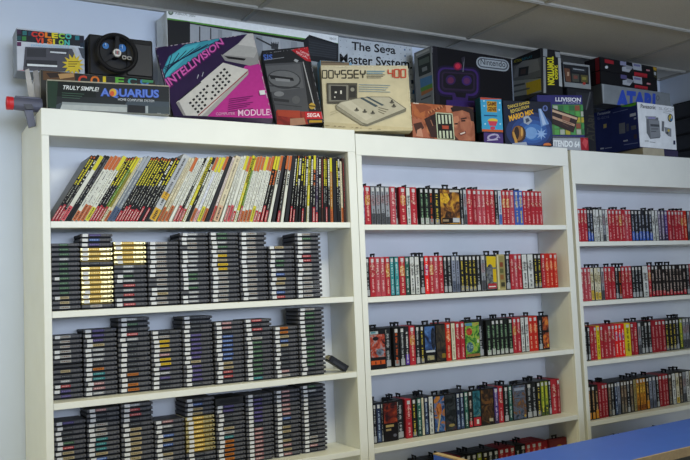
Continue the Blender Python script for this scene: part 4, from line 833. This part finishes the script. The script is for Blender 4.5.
c.text('ACTION', (514, 60.4), (521.6, 58.4), (521.6, 61), (514, 63), '#c8c030', side=True); c.text('REPLAY', (522.4, 58), (532.4, 55.2), (532.4, 57.8), (522.4, 60.6), '#2c88a0', side=True)
c.done()

# --- dark upright carton and the picture box on it
c = Carton('console_carton', 'upright near-black carton with faint sideways lettering, under the small picture-covered box', (2.975, .2, TOPZ-.024), .0, 0, 0, .213, .416, .22, '#25262a', '#1c1c20')
c.text('ATARI', (585.6, 140), (588.4, 115), (596.4, 116), (594, 141), '#3c3a34', bold=.03); c.poly([(576, 92), (592, 94), (588, 108), (576, 112)], '#303236'); c.line((590, 92), (586, 110), 1.2, '#5c5e60')
c.done()
c = Carton('game_carton', 'small white-edged box covered in game pictures, right of the yellow-lettered carton', (2.948, .195, 2.5935), -.03, 0, 0, .216, .151, .2, '#8c9090', '#34363a')
c.poly([(562.6, 64), (588.4, 67), (589, 84.4), (565, 82)], '#1e2024')
for q, cl in (([(564, 68), (569.6, 68.8), (571, 82), (566, 81.4)], '#6a4634'), ([(571.6, 67), (586, 69), (586, 73), (572, 71.4)], '#30353a'), ([(571.6, 73.6), (579, 74.4), (579, 82), (572.4, 81.6)], '#4a4c44'), ([(580.6, 74.8), (587.6, 75.6), (587.6, 82.6), (581, 82)], '#5c5632'), ([(567, 72), (569, 72), (569, 76), (567, 76)], '#b89a80'), ([(573.4, 75.4), (577.4, 75.8), (577.4, 79), (573.6, 78.8)], '#7a4a40'), ([(582, 77), (586, 77.4), (586, 80), (582, 79.8)], '#8c8440'), ([(573, 68.4), (584, 70), (584, 70.8), (573, 69.4)], '#a8acb0')): c.poly(q, cl)
c.ell(584, 83.6, 1.6, 1.4, '#a83a34')
c.done()

# --- blue and white carton with its support
b = MB(); b.box(0, .19, 0, .2, 0, .052, B_('#a8a08c'), .002); o = b.build('small_carton'); o.location = (3.40, .035, 2.1765); tag(o, 'low beige box under the blue and white carton', 'box')
b.v = []; b = MB(); b.box(0, .14, 0, .2, 0, .05, B_('#3a3550'), .002); o = b.build('small_carton'); o.location = (3.60, .05, 2.1765); tag(o, 'low dark violet box under the right end of the blue and white carton', 'box')
c = Carton('console_carton', 'blue and white carton with a silver console picture, at the right front of the top', (3.379, .04, 2.2295), .029, 0, 0, .350, .275, .33, '#e2e6ea', '#232e68')
c.textbox('Panasonic', 640.6, 104, 655.6, 108, '#22252a', slope=.1, bold=.02); c.textbox('SL-GC10', 659, 107, 673.6, 109.6, '#8a9096', slope=.1)
c.lines(663, 111, 672, 1.6, 2, .5, '#a0a4aa', .1); c.poly([(646, 117), (658, 117.6), (660, 138), (650, 139), (646.6, 133)], '#6a6e74'); c.poly([(645, 116), (656, 116.4), (655.4, 119.4), (646, 119)], '#9aa0a8'); c.poly([(648, 117.2), (655, 117.4), (655, 118.8), (648.6, 118.8)], '#8a84b8'); c.poly([(648.6, 120), (659, 120.6), (660.4, 136.6), (650.6, 138)], '#85898f'); c.poly([(650, 124), (659, 124.6), (659.4, 127), (650.4, 126.4)], '#4a4e54'); c.lines(651, 129, 658, 2.4, 2, .9, '#54585e')
c.poly([(661.6, 121), (664, 121.6), (663.6, 131.6), (661.4, 131)], '#6c7076'); c.poly([(664, 127), (671, 128.6), (671, 137), (668, 136), (665, 133)], '#868a90'); c.ell(668.4, 130.6, 1.1, 1.1, '#c8b43c'); c.ell(667, 133, 1.2, 1.2, '#4a4e54')
c.ell(670, 118, 2.6, 4, '#26282e'); c.ell(670, 117.8, 1.8, 2.8, '#c8ccd0'); c.poly([(668.4, 116), (670.6, 114.4), (671, 118.6), (669, 121)], '#b8a438'); c.ell(670.8, 119.6, 1, 1.2, '#2c7ab0')
c.rect(673, 140.6, 675, 144.6, '#2c3450'); c.textbox('DVD', 644.6, 140.4, 648.4, 142, '#555a60'); c.line((649.4, 142), (655, 142.6), .6, '#8a8e94')
for q, cl in (([(596.8, 113), (610, 110), (610, 112.6), (596.8, 115.6)], '#232e68'),): c.side(q, cl)
c.text('Panasonic', (597.6, 112.6), (610.4, 110.2), (610.4, 113), (597.6, 115.4), '#b8c0d4', side=True, bold=.02); c.text('SL-GC10', (597.6, 117.6), (609, 115.6), (609, 117.8), (597.6, 119.8), '#7a86b0', side=True)
for q, cl in (([(619, 123.6), (625, 122.4), (625.4, 133), (619.4, 134)], '#6a7080'), ([(626.4, 124), (629, 123.4), (629, 131), (626.6, 131.6)], '#4a5068'), ([(631, 126), (636, 125), (636.4, 129), (631.4, 130)], '#5a5e68'), ([(603.6, 124.4), (606.6, 123.6), (606.6, 127.6), (603.6, 128.4)], '#b0a060'), ([(630, 114), (636, 112.6), (636, 115.6), (630, 117)], '#a8b0c8'), ([(634, 117.6), (636.4, 117), (636.4, 119), (634, 119.6)], '#8a94b8'), ([(634, 134.6), (637, 134), (637, 138.6), (634, 139)], '#3c3440'), ([(623.6, 140.4), (628, 139.6), (628, 141), (623.6, 141.8)], '#a8b0c8'), ([(624, 144.4), (638, 142.4), (638, 143.2), (624, 145.2)], '#6a76a8'), ([(600.6, 148), (604, 147.6), (604, 149), (600.6, 149.4)], '#b0b8cc'), ([(605, 148), (612, 147), (612, 147.8), (605, 148.8)], '#8a94b8'), ([(613, 112.6), (628, 109), (628, 109.6), (613, 113.2)], '#6a76a8')): c.side(q, cl)
c.side([(621, 103.6), (636.6, 101), (636.2, 105), (631, 106.6), (622, 107)], '#54a02c'); c.side([(624, 104.8), (634, 103), (634, 103.8), (624, 105.6)], '#3a6a20')
o = c.done()
def flat_print(c, rects, ox=.0): pass

# --- silver carton and the two long black ones on it
c = Carton('console_carton', 'long silver carton with large blue lettering, under the two long black cartons', (3.212, .15, 2.5055), .03, 0, 0, .648, .121, .12, '#7e8488', '#4a4e52')
c.poly([(602, 84), (604, 84.4), (604.4, 108), (602.4, 108)], '#9a9fa2'); c.textbox('ATARI', 617, 89.4, 655.4, 108, '#3350b4', slope=.11, bold=.06); c.ell(657.6, 98, 1.7, 2.6, '#565c66'); c.ell(657.6, 98, 1, 1.8, '#7e8488')
c.done()
def sn(name, label, P, yaw, w, h, dy, sh):
    c = Carton('console_carton', label, P, yaw, 0, 0, w, h, .119, '#121317', '#151318', group=None)
    def q(pts, cl): c.poly([(u+sh, v+dy) for u, v in pts], cl)
    def tx(st, x0, y0, x1, y1, cl): c.textbox(st, x0+sh, y0+dy, x1+sh, y1+dy, cl, slope=.17, bold=.02)
    if not dy: tx('SUPER', 605, 59, 609.4, 61, '#b02834'); q([(604.6, 59), (613.6, 61), (613.6, 64.4), (604.6, 62.6)], '#9a202c'); c.ell(606.4, 67.2, 1.5, 1.5, '#c0c4c8')
    q([(620, 61), (626, 62), (626, 66), (620, 65)], '#8a8ca8' if not dy else '#55507c'); q([(622, 67), (628, 66), (632, 68), (629, 72.4), (622, 71)], '#a8acb4'); q([(632, 62.6), (641, 64), (641.6, 71), (633, 69.4)], '#a4a8b0'); q([(633.4, 63.8), (640, 65), (640, 67), (633.4, 66)], '#6a6a90'); q([(626, 65), (633, 67), (631, 70), (626, 69)], '#8c9098')
    if dy: q([(634, 71.4), (647, 73.4), (647, 79), (634, 77)], '#a82430'); tx('SUPER NINTENDO', 635, 73, 646.4, 75, '#5c1018')
    else: q([(634, 72), (647, 74), (647, 80), (634, 77)], '#a82430'); tx('NINTENDO', 636, 74.6, 646, 76.4, '#5c1018')
    q([(646, 69.4), (649.6, 70), (649.6, 71.4), (646, 71)], '#c08088')
    if not dy: q([(652.4, 66.4), (656.6, 67.2), (657, 79), (653.6, 77)], '#3c3a26'); q([(652.8, 67), (656.4, 68), (656, 71), (653.4, 70)], '#b08a24'); q([(653.6, 72), (655.6, 72.4), (655.6, 75.6), (654, 75)], '#a8acb0')
    for a in (0,): c.side([(585+sh, 61+dy), (594+sh, 57.6+dy), (594.6+sh, 71+dy), (586+sh, 75+dy)], '#241c22'); c.side([(595+sh, 57.4+dy), (599+sh, 56.2+dy), (599.4+sh, 70+dy), (595.6+sh, 71.6+dy)], '#7a2028')
    return c.done()
sn('x', 'long black carton directly on the silver blue-lettered carton, lower of two', (3.210, .15, 2.6275), .038, .534, .0775, 13.4, .6)
sn('x', 'long black carton with red blocks and controllers, topmost of the stack below the ceiling', (3.212, .15, 2.7060), .055, .550, .0855, 0, 0)

# --- black slat panel on the right wall
s = bpy.data.objects.new('wall_mounted_slat_panel', None); COL.objects.link(s); s.location = (WX-.001, -.4, 1.2); tag(s, 'black slatted display panel on the right wall above the right-hand bookcase', 'wall panel')
SLB = mat('#1b1b1f', .5, var=.2, name='black_laminate')
b = MB(); b.box(-.02, 0, -.9, .80, .0, 1.43, mat('#0e0e10', .7, name='slot_shadow_board')); b.build('backing_board', s)
for i in range(13):
    b = MB(); b.box(-.034, -.0202, -.9, .80, .005+i*.11, .098+i*.11, SLB, .003); b.build('slat', s)

# --- blue counter in the foreground
k = bpy.data.objects.new('display_counter', None); COL.objects.link(k); k.location = (1.11, -1.0, 0); tag(k, 'blue laminate counter with tan edges in the lower right foreground', 'counter')
BLU = mat('#2b55b8', .4, var=.03, scale=14, bump=.03, name='blue_laminate'); TAN = mat('#a08a68', .6, var=.12, scale=60, name='tan_edge')
DKC = mat('#3a3a34', .6, var=.1, name='dark_laminate')
def cpoly(name, pts, z0, z1, m):
    b = MB(); b.prism([(x-1.11, y+1.0, z1) for x, y in pts], (0, 0, z0-z1), m); b.build(name, k)
cpoly('countertop', [(1.145, -1.088), (3.35, -.975), (3.35, -1.285), (1.145, -1.386)], .872, .9, BLU)
cpoly('edge_band', [(1.145, -1.3865), (3.35, -1.2855), (3.35, -1.2915), (1.145, -1.3925)], .872, .9012, TAN)
cpoly('end_panel', [(1.108, -.877), (1.128, -.877), (1.144, -1.386), (1.124, -1.386)], 0, .895, BLU)
cpoly('end_edge', [(1.107, -.876), (1.129, -.876), (1.1445, -1.3865), (1.123, -1.3865)], .8955, .9, TAN)
cpoly('front_panel', [(1.146, -1.35), (3.33, -1.25), (3.33, -1.27), (1.146, -1.37)], 0, .8715, DKC)

# ------------------------------------------------------------------ light, sky, camera
def area(name, loc, rot, sx, sy, power, col):
    l = bpy.data.lights.new(name, 'AREA'); l.shape = 'RECTANGLE'; l.size = sx; l.size_y = sy; l.energy = power; l.color = col
    o = bpy.data.objects.new(name, l); COL.objects.link(o); o.location = loc; o.rotation_euler = rot; return o
for x, yl, pw in ((-2.4, -1.1, 44), (-.2, -1.9, 9), (1.3, -1.6, 34)):
    area('ceiling_fluorescent', (x, yl, CEIL-.02), (0, 0, 0), .8, .55, pw, (1., .92, .58))
wl = area('window_daylight', (1.2, -6.0, 2.12), (math.radians(91.5), 0, 0), 5.8, 1.2, 33, (.67, .79, 1.)); wl.data.spread = math.radians(46)
w = bpy.data.worlds.new('world'); scene.world = w; w.use_nodes = True
w.node_tree.nodes['Background'].inputs['Color'].default_value = (.72, .84, 1., 1); w.node_tree.nodes['Background'].inputs['Strength'].default_value = .2
cam = bpy.data.cameras.new('camera'); co = bpy.data.objects.new('camera', cam); COL.objects.link(co); scene.camera = co
cam.sensor_width = 36; cam.lens = FPX*36/690; cam.clip_start = .02
M = Matrix((_R, _U, -_F)).transposed().to_4x4(); M.translation = CAM; co.matrix_world = M
vs = scene.view_settings; vs.view_transform = 'Standard'; vs.look = 'None'; vs.exposure = -.08; vs.gamma = 1.; vs.use_curve_mapping = False
